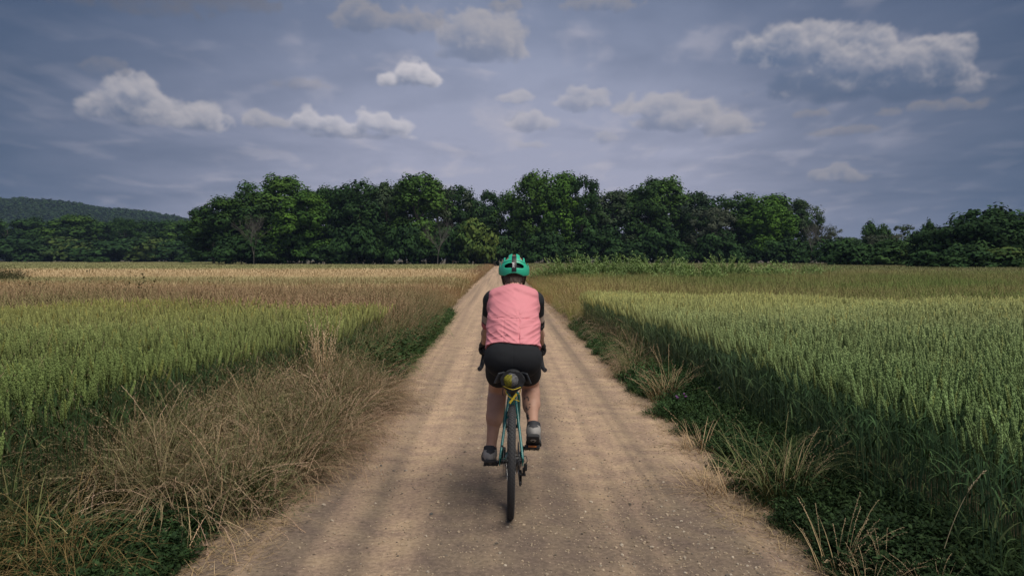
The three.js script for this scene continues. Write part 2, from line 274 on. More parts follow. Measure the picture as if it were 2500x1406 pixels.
{
  const rows = []; for (let d = -3; d < 236;) { rows.push(d); d += d < 2.8 ? 0.3 : d < 9 ? 0.036 : Math.max(0.05, (d - 8) * 0.016 + 0.04); }
  const NX = 120, x0 = -2.7, x1 = 2.7, p = [], c = [], uv = [], idx = [];
  rows.forEach((d, j) => {
    for (let i = 0; i <= NX; i++) {
      const x = lerp(x0, x1, i / NX); p.push(x, trackH(x, d), -d); uv.push(x / 1.9, d / 1.9);
      const streak = fbm(x * 4.6, d * 0.045, 21, 3), blotch = fbm(x * 1.6, d * 0.07, 33, 3), fine = noise(x * 19, d * 0.09, 41) + 0.7 * noise(x * 41, d * 0.2, 43), peb = fbm(x * 3.4, d * 3.4, 51, 4);
      let k = 0.5 + 0.95 * streak + 0.4 * blotch + 0.26 * fine;
      k += 0.30 * Math.exp(-(((x + 0.62) / 0.30) ** 2)) + 0.22 * Math.exp(-(((x - 0.78) / 0.26) ** 2)) - 0.16 * Math.exp(-(((x - 0.12) / 0.24) ** 2));
      k -= 0.40 * smooth(7.4, 4.2, d) + 0.35 * Math.exp(-(((x - 1.05) / 0.5) ** 2) - (((d - 4.4) / 0.9) ** 2)) - 0.2 * smooth(10, 30, d);  // near dirt darkened: lens vignette painted into its colour; gravel also greys it
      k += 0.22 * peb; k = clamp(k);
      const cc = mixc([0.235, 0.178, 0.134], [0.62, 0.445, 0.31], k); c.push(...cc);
    }
    if (j) for (let i = 0; i < NX; i++) { const a = (j - 1) * (NX + 1) + i, b = a + 1, e = a + NX + 1, f = e + 1; idx.push(a, b, f, a, f, e); }
  });
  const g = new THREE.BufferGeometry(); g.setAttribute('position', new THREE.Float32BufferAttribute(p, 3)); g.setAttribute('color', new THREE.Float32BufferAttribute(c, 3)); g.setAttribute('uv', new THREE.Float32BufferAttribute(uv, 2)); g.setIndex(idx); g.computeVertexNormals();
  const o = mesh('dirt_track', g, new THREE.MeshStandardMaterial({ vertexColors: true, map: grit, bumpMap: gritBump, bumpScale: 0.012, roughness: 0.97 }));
  o.userData.kind = 'structure'; o.userData.label = 'pale brown dirt track running straight ahead to the wood';
}
function stoneGeo(seed, flat = 0.6) {
  const g = new THREE.IcosahedronGeometry(1, 1), P = g.attributes.position;
  for (let i = 0; i < P.count; i++) { const x = P.getX(i), y = P.getY(i), z = P.getZ(i); let k = 1 + 0.55 * noise(x * 1.3 + seed * 3.1, y * 1.3, z * 1.3 + seed) + 0.2 * noise(x * 3 + seed, y * 3, z * 3); P.setXYZ(i, x * k, Math.max(-0.35, y * k * flat), z * k * 0.85); }
  g.computeVertexNormals(); return g;
}
const stoneGeos = [1, 2, 3, 4, 5].map((s) => stoneGeo(s, 0.45 + 0.08 * s)), stoneMat = std([1, 1, 1], 0.9);
{
  const R = rng(77), list = [];
  const push = (x, d, s, c) => list.push({ x, y: trackH(x, d) + s * 0.12, z: -d, s, c });
  for (let i = 0; i < 42000; i++) {
    const d = 3.4 + 15 * R() ** 1.6, x = lerp(-1.75, 1.75, R()), clump = fbm(x * 1.1, d * 0.8, 61, 3) + 0.35 * Math.exp(-(((x - 0.1) / 0.35) ** 2)) + 0.75 * Math.exp(-(((x - 1.0) / 0.55) ** 2) - (((d - 4.6) / 1.1) ** 2)) + 0.5 * Math.exp(-(((x + 0.95) / 0.28) ** 2) - (((d - 8.2) / 0.35) ** 2)); if (R() > 0.32 + clump * 0.95) continue;
    const s = 0.0020 + 0.0052 * R() ** 3 + (R() < 0.03 ? 0.005 : 0), t = R();
    push(x, d, s, t < 0.55 ? mulc([0.40, 0.31, 0.22], 0.6 + 0.6 * R()) : t < 0.80 ? mulc([0.42, 0.33, 0.24], 0.7 + 0.5 * R()) : mulc([0.15, 0.125, 0.10], 0.7 + 0.6 * R()));
  }
  for (let i = 0; i < 3800; i++) { const d = 3.4 + 6 * R() ** 1.4, x = lerp(-1.6, 1.7, R()), w = 0.25 + 0.9 * fbm(x * 1.3 + 4, d * 0.9, 63, 3) + 0.8 * Math.exp(-(((x - 1.0) / 0.55) ** 2) - (((d - 4.6) / 1.2) ** 2)); if (R() > w) continue; push(x, d, 0.004 + 0.007 * R() ** 2, mulc(R() < 0.8 ? [0.33, 0.255, 0.18] : [0.44, 0.37, 0.29], 0.7 + 0.5 * R())); }
  scatter('gravel', 'small loose gravel and clods strewn over the dirt track', 'gravel', 'pebble', stoneGeos, stoneMat, list, 8);
  // the stones large enough to pick out, at the near right of the track and a few elsewhere
  const big = [[1940, 1278], [1518, 1334], [1592, 1337], [1706, 1332], [1634, 1316], [1672, 1364], [1802, 1382], [1738, 1344], [1566, 1317], [1686, 1280], [1620, 1180], [1520, 1358], [1745, 1395], [1790, 1366], [1846, 1392], [1654, 1292], [1610, 1312], [1040, 1316], [1048, 1220], [888, 1116], [930, 1139], [960, 1149], [988, 1149], [1052, 1262], [790, 1238], [1100, 1165], [1300, 1145], [1400, 1150], [810, 1276], [1444, 1230]];
  const dk = [], pl = [];
  big.forEach(([px, py], i) => {
    const r = ray(px, py), t = -EYE / r.y, x = r.x * t, d = -r.z * t, o = mesh('stone', stoneGeos[i % 5], std(i > 18 && i < 24 ? [0.10, 0.095, 0.09] : mulc([0.48, 0.40, 0.31], 0.75 + 0.4 * R()), 0.9)); const s = (i === 0 ? 0.022 : 0.008 + 0.008 * R());
    o.position.set(x, trackH(x, d) + s * 0.15, -d); o.scale.set(s, s * (0.7 + 0.5 * R()), s * 0.8); o.rotation.y = R() * 6.28;
    if (i === 0) tag(o, 'brown stone lying alone near the right edge of the dirt track', 'stone');
    else if (i > 18 && i < 24) dk.push([o, px]) && tag(o, 'dark stone lying on the left half of the dirt track', 'stone', 'dark stones on the left of the track');
    else pl.push([o, px]) && tag(o, 'small pale stone lying loose on the dirt track', 'stone', 'pale stones scattered on the dirt track');
  });
  countLabels(dk, (n) => `dark stone on the left half of the track, ${n} from left of the five`);
  countLabels(pl, (n) => `small pale stone lying on the dirt track, ${n} from left of the pale stones`);
}

/* ---------- crops and grasses ---------- */
const plantMat = vcol(0.75), dryMat = vcol(0.85);
function arc(base, dir, len, tilt0, bend, n) {          // points of a blade that starts tilt0 off vertical and bends over by `bend`
  const pts = [V().copy(base)], p = V().copy(base); let t = tilt0;
  for (let k = 0; k < n; k++) { t += bend / n * (0.5 + k / n); p.add(V(dir.x * Math.sin(t), Math.cos(t), dir.z * Math.sin(t)).multiplyScalar(len / n)); pts.push(V().copy(p)); }
  return pts;
}
const tw = (n, w0, p = 1) => [...Array(n + 1).keys()].map((k) => w0 * (1 - (k / n) ** (1.6 * p)) + 0.0004);
function wheatGeo(seed, o = {}) {
  const R = rng(seed), m = new MB(), h = 0.66 + 0.10 * R(), a = R() * 6.28, dir = V(Math.cos(a), 0, Math.sin(a));
  const stemC = o.stem ?? [0.10, 0.15, 0.085], ear = mulc(o.ear ?? [0.315, 0.355, 0.15], 0.85 + 0.3 * R());
  const st = arc(V(0, 0, 0), dir, h, 0.02 + 0.04 * R(), 0.12 + 0.1 * R(), 4);
  m.tube(st, [0.0022, 0.002, 0.0019, 0.0017, 0.0014], 3, [mulc(stemC, 0.8), stemC, stemC, mulc(stemC, 1.2), mulc(stemC, 1.5)]);
  // ear: two rows of spikelets and a fill between
  const top = st[4], ed = V().subVectors(st[4], st[3]).normalize(); ed.addScaledVector(dir, 0.02 + 0.32 * R() * R()).normalize();
  const el = 0.115 + 0.03 * R(), s0 = V(-ed.z, 0, ed.x), sa = R() * 3.14, side = V(Math.cos(sa), 0, Math.sin(sa)); side.addScaledVector(ed, -side.dot(ed)).normalize(); const fr = V().crossVectors(ed, side);
  const N = 10; m.spindle(V().copy(top), V().copy(top).addScaledVector(ed, el + 0.012), 0.0062, mulc(ear, 0.85), 5, 0.4);
  for (let k = 0; k < N; k++) {
    const t = k / N, c = V().copy(top).addScaledVector(ed, t * el), w = 1 - 0.35 * Math.abs(t - 0.35) * 2, col = mulc(ear, (0.85 + 0.22 * R()) * (0.85 + 0.4 * t));
    for (const s of [-1, 1]) {
      const b = V().copy(c).addScaledVector(ed, 0.024 * w + 0.004).addScaledVector(side, s * 0.0098 * w); m.spindle(V().copy(c).addScaledVector(side, s * 0.002), b, 0.0048 * w, col, 4, 0.55);
      const b2 = V().copy(c).addScaledVector(ed, 0.023 * w + 0.008).addScaledVector(fr, s * 0.008 * w); if ((k + (s > 0)) % 2) m.spindle(V().copy(c).addScaledVector(ed, 0.003), b2, 0.0043 * w, mulc(col, 1.08), 4, 0.55);
    }
  }
  m.spindle(V().copy(top).addScaledVector(ed, el * 0.9), V().copy(top).addScaledVector(ed, el + 0.016), 0.0038, ear, 4, 0.3);
  // leaves
  const leaf = o.leaf ?? [0.095, 0.145, 0.06];
  for (const [f, L, dry] of [[0.84, 0.13, 0], [0.66, 0.17, 0.1], [0.45, 0.19, 0.6], [0.28, 0.16, 1]]) {
    if (R() < (f < 0.5 ? 0.5 : 0.35)) continue;
    const b = V().lerpVectors(st[0], st[4], f), aa = R() * 6.28, d = V(Math.cos(aa), 0, Math.sin(aa)), pts = arc(b, d, L * (0.8 + 0.4 * R()), 0.35 + 0.3 * R(), 1.0 + 1.6 * R(), 5), cc = mixc(leaf, [0.30, 0.22, 0.10], dry * R());
    m.strip(pts, tw(5, 0.0042 + 0.0018 * R()), V(-d.z, 0.25 * (R() - 0.5), d.x).normalize(), pts.map((_, k) => mulc(cc, 0.85 + 0.08 * k)), 0.3);
  }
  return m.geo();
}
function tuftGeo(seed, o) {                             // a bunch of grass: blades, and stalks with seed heads
  const R = rng(seed), m = new MB();
  for (let i = 0; i < o.n; i++) {
    const r = o.r * Math.sqrt(R()), a0 = R() * 6.28, base = V(Math.cos(a0) * r, 0, Math.sin(a0) * r), a = a0 + (R() - 0.5) * 2.2 + (R() < 0.25 ? R() * 6 : 0), d = V(Math.cos(a), 0, Math.sin(a));
    const head = R() < o.head, L = o.h * (0.55 + 0.5 * R()) * (head ? 1.12 : 0.85), n = head ? 6 : o.seg ?? 4, kk = 0.75 + 0.5 * R();
    const pts = arc(base, d, L, (o.lean ?? 0.1) * (0.4 + R()), (o.bend ?? 1) * (0.3 + 1.1 * R()), n);
    const cb = mulc(mixc(o.base, o.tip, 0.25 * R()), kk), ct = mulc(mixc(o.tip, o.head2 ?? o.tip, R() * (head ? 1 : 0.4)), kk), cols = pts.map((_, k) => mixc(cb, ct, k / n));
    const sd = V(-d.z, 0.4 * (R() - 0.5), d.x).normalize();
    m.strip(pts, head ? pts.map(() => (o.w ?? 0.003) * 0.4) : tw(n, (o.w ?? 0.003) * (0.7 + 0.6 * R())), sd, cols, o.lift ?? 0.45);
    if (head) {
      const hc = mulc(o.headc ?? o.tip, kk), u = V();
      for (let k = Math.ceil(n * 0.66); k < n; k++) for (let j = 0; j < (o.spk ?? 3); j++) {
        const p = V().lerpVectors(pts[k], pts[k + 1], (j + 0.3) / (o.spk ?? 3)), t = V().subVectors(pts[k + 1], pts[k]).normalize(); u.set(R() - 0.5, R() - 0.5, R() - 0.5).normalize(); u.addScaledVector(t, 1.6).normalize();
        m.spindle(p, V().copy(p).addScaledVector(u, (o.hl ?? 0.02) * (0.7 + 0.6 * R())), (o.hr ?? 0.0028), hc, 3, 0.45);
      }
    }
  }
  return m.geo();
}
function leafyGeo(seed, o) {                            // low broad-leaved weeds: stems carrying small leaves
  const R = rng(seed), m = new MB();
  for (let i = 0; i < o.n; i++) {
    const r = o.r * Math.sqrt(R()), a0 = R() * 6.28, base = V(Math.cos(a0) * r, 0, Math.sin(a0) * r), a = R() * 6.28, d = V(Math.cos(a), 0, Math.sin(a)), L = o.h * (0.45 + 0.6 * R()), n = 5, pts = arc(base, d, L, 0.1 + 0.4 * R(), (o.bend ?? 0.7) * R(), n);
    m.strip(pts, tw(n, 0.0018), V(-d.z, 0, d.x), pts.map(() => mulc(o.c, 0.9)), 0.5);
    for (let k = 1; k <= n; k++) for (let j = 0; j < (o.lv ?? 3); j++) {
      const p = V().lerpVectors(pts[k - 1], pts[k], R()), b = R() * 6.28, up = 0.2 + 0.8 * R(), ld = V(Math.cos(b), up, Math.sin(b)).normalize(), s = V(-Math.sin(b), (R() - 0.5) * 0.7, Math.cos(b)).normalize(), ll = o.l * (0.6 + 0.7 * R()), c = mulc(mixc(o.c, o.c2 ?? o.c, R()), 0.7 + 0.6 * R());
      const nn = V().crossVectors(s, ld).normalize(); if (nn.y < 0) nn.negate();
      const q0 = m.v(p, nn, c), q1 = m.v(V().copy(p).addScaledVector(ld, ll * 0.5).addScaledVector(s, -ll * (o.wl ?? 0.28)), nn, c), q2 = m.v(V().copy(p).addScaledVector(ld, ll).addScaledVector(nn, -ll * 0.12), nn, c), q3 = m.v(V().copy(p).addScaledVector(ld, ll * 0.5).addScaledVector(s, ll * (o.wl ?? 0.28)), nn, c); m.quad(q0, q1, q2, q3);
    }
  }
  return m.geo();
}
function patchGeo(seed, o) {                            // a square of standing straw or grass for the distance
  const R = rng(seed), m = new MB();
  for (let i = 0; i < o.n; i++) {
    const base = V((R() - 0.5) * o.w, 0, (R() - 0.5) * o.w), a = R() * 6.28, d = V(Math.cos(a), 0, Math.sin(a)), L = o.h * (0.72 + 0.4 * R()), pts = arc(base, d, L, 0.05 + 0.35 * R(), 0.3 + (o.bend ?? 0.9) * R(), 3), kk = 0.86 + 0.28 * R();
    m.strip(pts, [o.b, o.b * 0.8, o.b * 1.0, o.b * 0.35], V(-d.z, 0.2, d.x).normalize(), [mulc(o.c0, 0.8 * kk), mulc(o.c0, kk), mulc(mixc(o.c0, o.c1, 0.7), kk), mulc(o.c1, kk * 1.05)], 0.9);
  }
  return m.geo();
}
const wheatVar = [11, 12, 13, 14, 15, 16, 17, 18, 19, 20, 10, 9].map((s) => wheatGeo(s));
const WH = 0.06;                                        // crops stand on soil a little above the base sheet
// right wheat: from the verge to the edge of the meadow
const rightBack = (x) => 18.3 - 3.0 * smooth(2.2, 7, x) + 0.5 * Math.sin(x * 1.3), rightEdge = (d) => 2.32 - 0.35 * smooth(9, 17, d) + 0.16 * fbm(d * 0.8, 3.3, 2, 3) * 2;
const leftEdge = (d) => -(2.55 - 0.55 * smooth(6, 9.5, d)) + 0.25 * fbm(d * 0.7, 8.8, 5, 3) * 2, leftBack = (x) => 13.6 + 0.9 * Math.sin(x * 0.9 + 1) + 0.25 * Math.max(0, -x - 4) * -0.3;
function wheat(label, R, n, gen, tint) {
  const list = [];
  for (let i = 0; i < n; i++) {
    const e = gen(R); if (!e) continue; const [x, d] = e, g = fbm(x * 0.5, d * 0.5, 71, 3), far = smooth(8, 17, d);
    let c = mulc([1, 1, 1], 0.72 + 0.55 * R() * R() + 0.2 * R() + 0.35 * g); c = [c[0] * (1 + 0.52 * far), c[1] * (1 + 0.28 * far), c[2] * (1 + 0.15 * far)]; if (R() < 0.05) c = [c[0] * 1.25, c[1] * 1.08, c[2] * 0.95]; const ng = smooth(11, 4, d); if (x < 0) c = mixc(c, mulc(c, 0.8), far); c = [c[0] * tint[0] * (x < 0 ? 0.93 : 1) * (1 - 0.42 * ng), c[1] * tint[1] * (1 - 0.28 * ng), c[2] * tint[2] * (1 - 0.38 * ng)];  // vignette put into the tint: near plants darker, and somewhat greener
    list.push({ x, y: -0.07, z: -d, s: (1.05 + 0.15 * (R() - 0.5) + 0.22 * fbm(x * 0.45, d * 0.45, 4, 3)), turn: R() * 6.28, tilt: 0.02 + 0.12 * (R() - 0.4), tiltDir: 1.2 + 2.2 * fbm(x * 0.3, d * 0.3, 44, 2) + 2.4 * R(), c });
  }
  return scatter('wheat_field', label, 'wheat field', 'wheat_plant', wheatVar, plantMat, list, 3);
}
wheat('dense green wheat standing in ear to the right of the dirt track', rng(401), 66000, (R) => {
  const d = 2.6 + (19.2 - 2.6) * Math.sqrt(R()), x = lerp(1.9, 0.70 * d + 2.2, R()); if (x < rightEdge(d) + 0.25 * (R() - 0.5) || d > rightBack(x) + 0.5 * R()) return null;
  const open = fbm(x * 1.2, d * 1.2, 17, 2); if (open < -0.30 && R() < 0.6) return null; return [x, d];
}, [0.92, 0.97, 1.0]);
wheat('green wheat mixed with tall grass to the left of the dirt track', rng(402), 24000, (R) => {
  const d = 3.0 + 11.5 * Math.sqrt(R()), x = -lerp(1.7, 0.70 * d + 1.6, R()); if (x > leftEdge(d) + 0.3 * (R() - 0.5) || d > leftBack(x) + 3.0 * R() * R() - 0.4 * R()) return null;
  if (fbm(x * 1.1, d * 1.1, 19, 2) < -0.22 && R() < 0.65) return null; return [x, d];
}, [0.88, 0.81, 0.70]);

// dry and green tufts
const tan = [0.52, 0.365, 0.23], pinkish = [0.54, 0.345, 0.25], olive = [0.135, 0.165, 0.06], green = [0.065, 0.115, 0.032], dark = [0.035, 0.07, 0.028];
const dryVar = [21, 22, 23, 24, 25].map((s) => tuftGeo(s, { n: 54, r: 0.13, h: 0.86, lean: 0.30, bend: 2.7, w: 0.0038, head: 0.45, base: [0.10, 0.085, 0.04], tip: tan, head2: pinkish, headc: [0.56, 0.40, 0.27], seg: 5, hl: 0.020, hr: 0.0032, spk: 4, lift: 0.3 }));
const oliveVar = [31, 32, 33, 34].map((s) => tuftGeo(s, { n: 46, r: 0.15, h: 0.72, lean: 0.2, bend: 1.5, w: 0.0036, head: 0.22, base: [0.05, 0.07, 0.022], tip: [0.15, 0.175, 0.07], head2: [0.28, 0.23, 0.12], headc: [0.26, 0.22, 0.12], seg: 5, hl: 0.016, hr: 0.0023, spk: 4, lift: 0.3 }));
const lushVar = [41, 42, 43].map((s) => tuftGeo(s, { n: 60, r: 0.16, h: 0.42, lean: 0.35, bend: 1.8, w: 0.0045, head: 0.0, base: [0.03, 0.055, 0.016], tip: [0.07, 0.125, 0.035], seg: 4, lift: 0.3 }));
const weedVar = [51, 52, 53, 54].map((s) => leafyGeo(s, { n: 40, r: 0.18, h: 0.25, l: 0.030, lv: 4, wl: 0.3, c: [0.030, 0.070, 0.024], c2: [0.065, 0.12, 0.04] }));
const litterVar = [61, 62].map((s) => tuftGeo(s, { n: 26, r: 0.22, h: 0.34, lean: 1.25, bend: 0.5, w: 0.0024, head: 0.1, base: [0.40, 0.29, 0.16], tip: [0.46, 0.33, 0.19], headc: [0.46, 0.33, 0.2], seg: 3, lift: 0.5 }));
const spread = (R, n, gen) => { const out = []; for (let i = 0; i < n; i++) { const e = gen(R); if (e) out.push(e); } return out; };
const vary = (R, k = 0.3) => { const b = 1 - k / 2 + k * R(); return [b * (0.95 + 0.1 * R()), b, b * (0.92 + 0.16 * R())]; };
const y0 = -0.07;
// left verge: the dry mass leaning over the track
scatter('dry_grass', 'tangled dry brown grass leaning over the left edge of the dirt track', 'dry grass', 'grass_tuft', dryVar, dryMat, spread(rng(501), 2700, (R) => {
  const d = 3.0 + 9.2 * Math.pow(R(), 0.9), inner = -1.62 + 0.30 * smooth(4.6, 6.8, d) - 0.18 * smooth(9, 12, d), x = inner - 1.15 * R() * (0.35 + 0.65 * smooth(3.6, 5.2, d)) * smooth(3.0, 5.0, d + 1.0) - 0.05;
  if (d < 5.0 && R() > 0.4 * smooth(4.6, 5.0, d)) return null; if (d > 9.2 && R() > 0.25) return null; if (fbm(x * 2.4, d * 1.7, 27, 2) < -0.02 && R() < 0.8) return null;
  const g = fbm(x * 1.3, d * 1.1, 23, 3), near = smooth(inner - 0.8, inner - 0.1, x); return { x, y: y0, z: -d, s: (0.58 + 0.5 * R() ** 1.6) * (1 - 0.1 * near), sy: 1.05 - 0.15 * near, tilt: 0.40 * near * (0.3 + R()) + 0.1 * (R() - 0.5), tiltDir: -Math.PI / 2 + (R() - 0.5) * 2.2, c: mixc(mulc(vary(R, 0.6), 0.78 + 0.9 * g), [0.34, 0.54, 0.30], clamp(0.28 + 2.2 * fbm(x * 1.7, d * 1.2, 29, 3)) * (0.3 + 0.7 * smooth(-1.8, -2.4, x))) };
}), 6);
scatter('tall_grass', 'olive green tall grass growing along the edge of the left wheat', 'tall grass', 'grass_tuft', oliveVar, plantMat, spread(rng(502), 1900, (R) => {
  const d = 3.2 + 17 * R(), x = -1.75 - (R() ** 1.5) * (d < 12 ? 2.4 : 1.2) - (d < 6 ? 0.55 : 0); if (d < 4.6 && x > -2.4) return null; if (d < 7.5 && R() < 0.65 + 0.25 * smooth(6.4, 5.2, d)) return null;
  return { x, y: y0, z: -d, s: 0.75 + 0.5 * R(), tilt: 0.25 * (R() - 0.5), tiltDir: R() * 6.28, c: mulc(vary(R, 0.5), 0.9) };
}), 6);
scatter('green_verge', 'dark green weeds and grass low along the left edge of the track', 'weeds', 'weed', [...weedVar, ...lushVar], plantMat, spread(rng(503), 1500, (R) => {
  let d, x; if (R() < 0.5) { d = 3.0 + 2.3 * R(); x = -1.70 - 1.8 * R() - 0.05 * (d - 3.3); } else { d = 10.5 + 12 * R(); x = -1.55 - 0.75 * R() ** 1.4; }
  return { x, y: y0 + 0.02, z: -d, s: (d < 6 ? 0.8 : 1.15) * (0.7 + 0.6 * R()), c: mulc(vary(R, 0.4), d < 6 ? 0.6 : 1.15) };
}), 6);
scatter('tall_grass', 'green blades growing up through the dry grass on the left verge', 'tall grass', 'grass_tuft', [...oliveVar, lushVar[0]], plantMat, spread(rng(510), 420, (R) => {
  const d = 4.9 + 4.6 * R(), x = -1.45 - 1.2 * R(); if (fbm(x * 1.9, d * 1.4, 47, 2) < -0.05) return null; return { x, y: y0, z: -d, s: 0.7 + 0.4 * R(), tilt: 0.25 * R(), tiltDir: -Math.PI / 2 + (R() - 0.5) * 2, c: mulc(vary(R, 0.5), 0.85) };
}), 6);
scatter('green_verge', 'bushy dark green weeds at the left edge of the track beyond the dry grass', 'weeds', 'weed', [...weedVar, lushVar[1], lushVar[0]], plantMat, spread(rng(509), 520, (R) => {
  const d = 9.6 + 7.5 * R(), x = -1.62 - 1.15 * R() ** 1.2; return { x, y: y0 + 0.02, z: -d, s: 1.35 + 0.75 * R(), sy: 1.1, c: mulc(vary(R, 0.5), 0.95) };
}), 6);
scatter('brown_grass', 'brown dry grass standing thin in the bottom left corner', 'dry grass', 'grass_tuft', dryVar, dryMat, spread(rng(504), 55, (R) => {
  const d = 2.9 + 1.5 * R(), x = -2.0 - 1.3 * R(); return { x, y: y0, z: -d, s: 0.55 + 0.3 * R(), sy: 1.15, tilt: 0.2 * (R() - 0.5), c: mulc([0.50, 0.50, 0.32], 0.7 + 0.3 * R()) };
}), 6);
scatter('tall_grass', 'olive grass stalks standing up through the left wheat', 'tall grass', 'grass_tuft', oliveVar, plantMat, spread(rng(508), 620, (R) => {
  const d = 3.6 + 11 * R() ** 0.8, x = -lerp(2.2, 0.68 * d + 1, R()); if (x > leftEdge(d)) return null; const g = fbm(x * 0.7, d * 0.7, 37, 3); if (g < -0.05 && R() < 0.8) return null;
  return { x, y: y0, z: -d, s: 1.0 + 0.4 * R(), sy: 1.1, tilt: 0.2 * (R() - 0.5), tiltDir: R() * 6.28, c: mulc(vary(R, 0.4), 1.0) };
}), 6);
// right verge
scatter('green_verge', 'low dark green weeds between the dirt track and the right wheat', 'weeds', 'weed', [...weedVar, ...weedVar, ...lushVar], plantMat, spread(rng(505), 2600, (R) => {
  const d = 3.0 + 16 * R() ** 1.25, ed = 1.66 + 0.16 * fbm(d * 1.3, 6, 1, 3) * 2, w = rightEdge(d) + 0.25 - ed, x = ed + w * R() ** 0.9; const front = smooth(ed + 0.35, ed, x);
  return { x, y: y0 + 0.03 - 0.0 * front, z: -d, s: (0.55 + 0.5 * R()) * (1 - 0.45 * front) * (d > 9 ? 1.2 : 1), c: mulc(vary(R, 0.6), 0.50 + 0.25 * smooth(4.5, 6.5, d) + 0.5 * smooth(7, 13, d)) };  // nearest weeds tinted darker: lens falloff put into the dark leaf colour
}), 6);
scatter('tall_grass', 'yellowish tall grass along the far part of the right verge', 'tall grass', 'grass_tuft', [...oliveVar, ...dryVar.slice(0, 3)], dryMat, spread(rng(506), 900, (R) => {
  const d = 10.5 + 15 * R(), ed = 1.62 + 0.2 * fbm(d * 0.9, 16, 1, 3) * 2, x = ed + (0.15 + 1.3 * R()) * smooth(9, 16, d) + 0.2 * R(); return { x, y: y0, z: -d, s: (0.5 + 0.5 * R()) * lerp(0.6, 1.05, smooth(ed, ed + 0.7, x)), tilt: 0.25 * (R() - 0.5), c: vary(R, 0.4) };
}), 6);
scatter('straw_litter', 'thin dry straw lying along both edges of the dirt track', 'straw', 'straw', litterVar, dryMat, spread(rng(507), 800, (R) => {
  const d = 3.4 + 22 * R() ** 1.3, s = R() < 0.5 ? -1 : 1, x = s * (1.5 + 0.28 * (R() + R() - 1) + (s < 0 ? 0.02 : 0.12)); return { x, y: trackH(x, d) + 0.004, z: -d, s: 0.22 + 0.5 * R(), sy: 0.45, c: mulc(vary(R, 0.4), 0.85) };
}), 6);
// single clumps that stand out
const clump = (label, x, d, s, geos, seed, n, o = {}) => {
  const R = rng(seed), t = thing('grass_clump', label, 'grass clump', o.group), parts = [];
  for (let i = 0; i < n; i++) { const g = geos[Math.floor(R() * geos.length)].clone(), r = (o.r ?? 0.16) * Math.sqrt(R()), a = R() * 6.28, k = s * (0.7 + 0.5 * R()); g.scale(k, k * (o.sy ?? 1), k); g.rotateY(R() * 6.28); g.rotateZ((o.tilt ?? 0) + 0.2 * (R() - 0.5)); g.translate(Math.cos(a) * r, 0, Math.sin(a) * r); parts.push(g); }
  const m = shadows(new THREE.Mesh(mergeGeometries(parts), dryMat)); m.name = 'blades'; m.userData.kind = 'stuff'; t.add(m); t.position.set(x, y0 + 0.02, -d); return t;
};
const uprightDry = [71, 72, 73].map((s) => tuftGeo(s, { n: 40, r: 0.10, h: 0.62, lean: 0.35, bend: 0.9, w: 0.0028, head: 0.55, base: [0.30, 0.22, 0.11], tip: [0.46, 0.34, 0.20], headc: [0.48, 0.36, 0.23], seg: 4, hl: 0.02, hr: 0.0026, spk: 5, lift: 0.3 }));
const flatDry = [74, 75].map((s) => tuftGeo(s, { n: 46, r: 0.14, h: 0.40, lean: 0.95, bend: 0.9, w: 0.0026, head: 0.15, base: [0.36, 0.26, 0.15], tip: [0.47, 0.33, 0.2], headc: [0.48, 0.35, 0.22], seg: 4, lift: 0.4 }));
const gp = (px, py) => { const r = ray(px, py), t = -EYE / r.y; return [r.x * t, -r.z * t]; };
for (const [label, px, py, s, geos, seed, n, o] of [
  ['largest dry pale grass clump on the right verge, seed heads against dark weeds', 1905, 1210, 1.05, [...uprightDry, ...oliveVar], 611, 6, { r: 0.2 }],
  ['flattened straw-coloured grass at the track edge in front of the largest clump', 1800, 1205, 0.95, flatDry, 612, 5, { r: 0.2 }],
  ['sprawling pinkish dry grass clump on the right verge, beyond the largest clump', 1715, 1092, 0.95, flatDry, 613, 6, { r: 0.16 }],
  ['thin upright straw clump among green weeds, farthest along the right verge', 1632, 982, 0.95, uprightDry, 614, 3, { r: 0.12 }],
  ['dry spiky grass clump at the bottom edge, right of the dirt track', 2165, 1440, 0.62, [...uprightDry, ...flatDry], 615, 6, { r: 0.25 }],
  ['pale yellow tuft of grass against the dark weeds beside the track', 1395, 800, 0.8, flatDry, 616, 4, { r: 0.3 }],
]) { const [x, d] = gp(px, py); clump(label, x, d, s, geos, seed, n, o); }
{ const [x, d] = gp(850, 1005); clump('tall pale plume of bleached grass rising above the left verge', x - 0.25, d, 1.55, [tuftGeo(81, { n: 26, r: 0.035, h: 0.66, lean: 0.08, bend: 0.22, w: 0.003, head: 0.9, base: [0.42, 0.31, 0.18], tip: [0.58, 0.43, 0.27], headc: [0.6, 0.45, 0.29], seg: 4, hl: 0.024, hr: 0.003, spk: 6 })], 617, 2, { r: 0.05 }); }
{ // the lone long stalk bending up at the right front
  const t = thing('grass_stalk', 'single long pale grass stalk curving up in front of the dark wheat, bottom right', 'grass stalk'), m = new MB(), a = at(2285, 1420, 3.55), b = at(2335, 1215, 3.55), c = at(2405, 1150, 3.5), cv = new THREE.QuadraticBezierCurve3(a, b, c), P = cv.getPoints(14);
  m.tube(P, P.map((_, k) => 0.0022 - 0.0008 * k / 14), 4, [0.42, 0.36, 0.22]); const R = rng(9); for (let k = 10; k < 14; k++) for (let j = 0; j < 6; j++) { const p = V().lerpVectors(P[k], P[k + 1], j / 6), u = V().subVectors(P[k + 1], P[k]).normalize().add(V(R() - 0.5, R() - 0.5, R() - 0.5).multiplyScalar(0.8)).normalize(); m.spindle(p, V().copy(p).addScaledVector(u, 0.016), 0.0028, [0.36, 0.30, 0.2], 3); }
  mesh('stalk', m.geo(), dryMat, t);
}
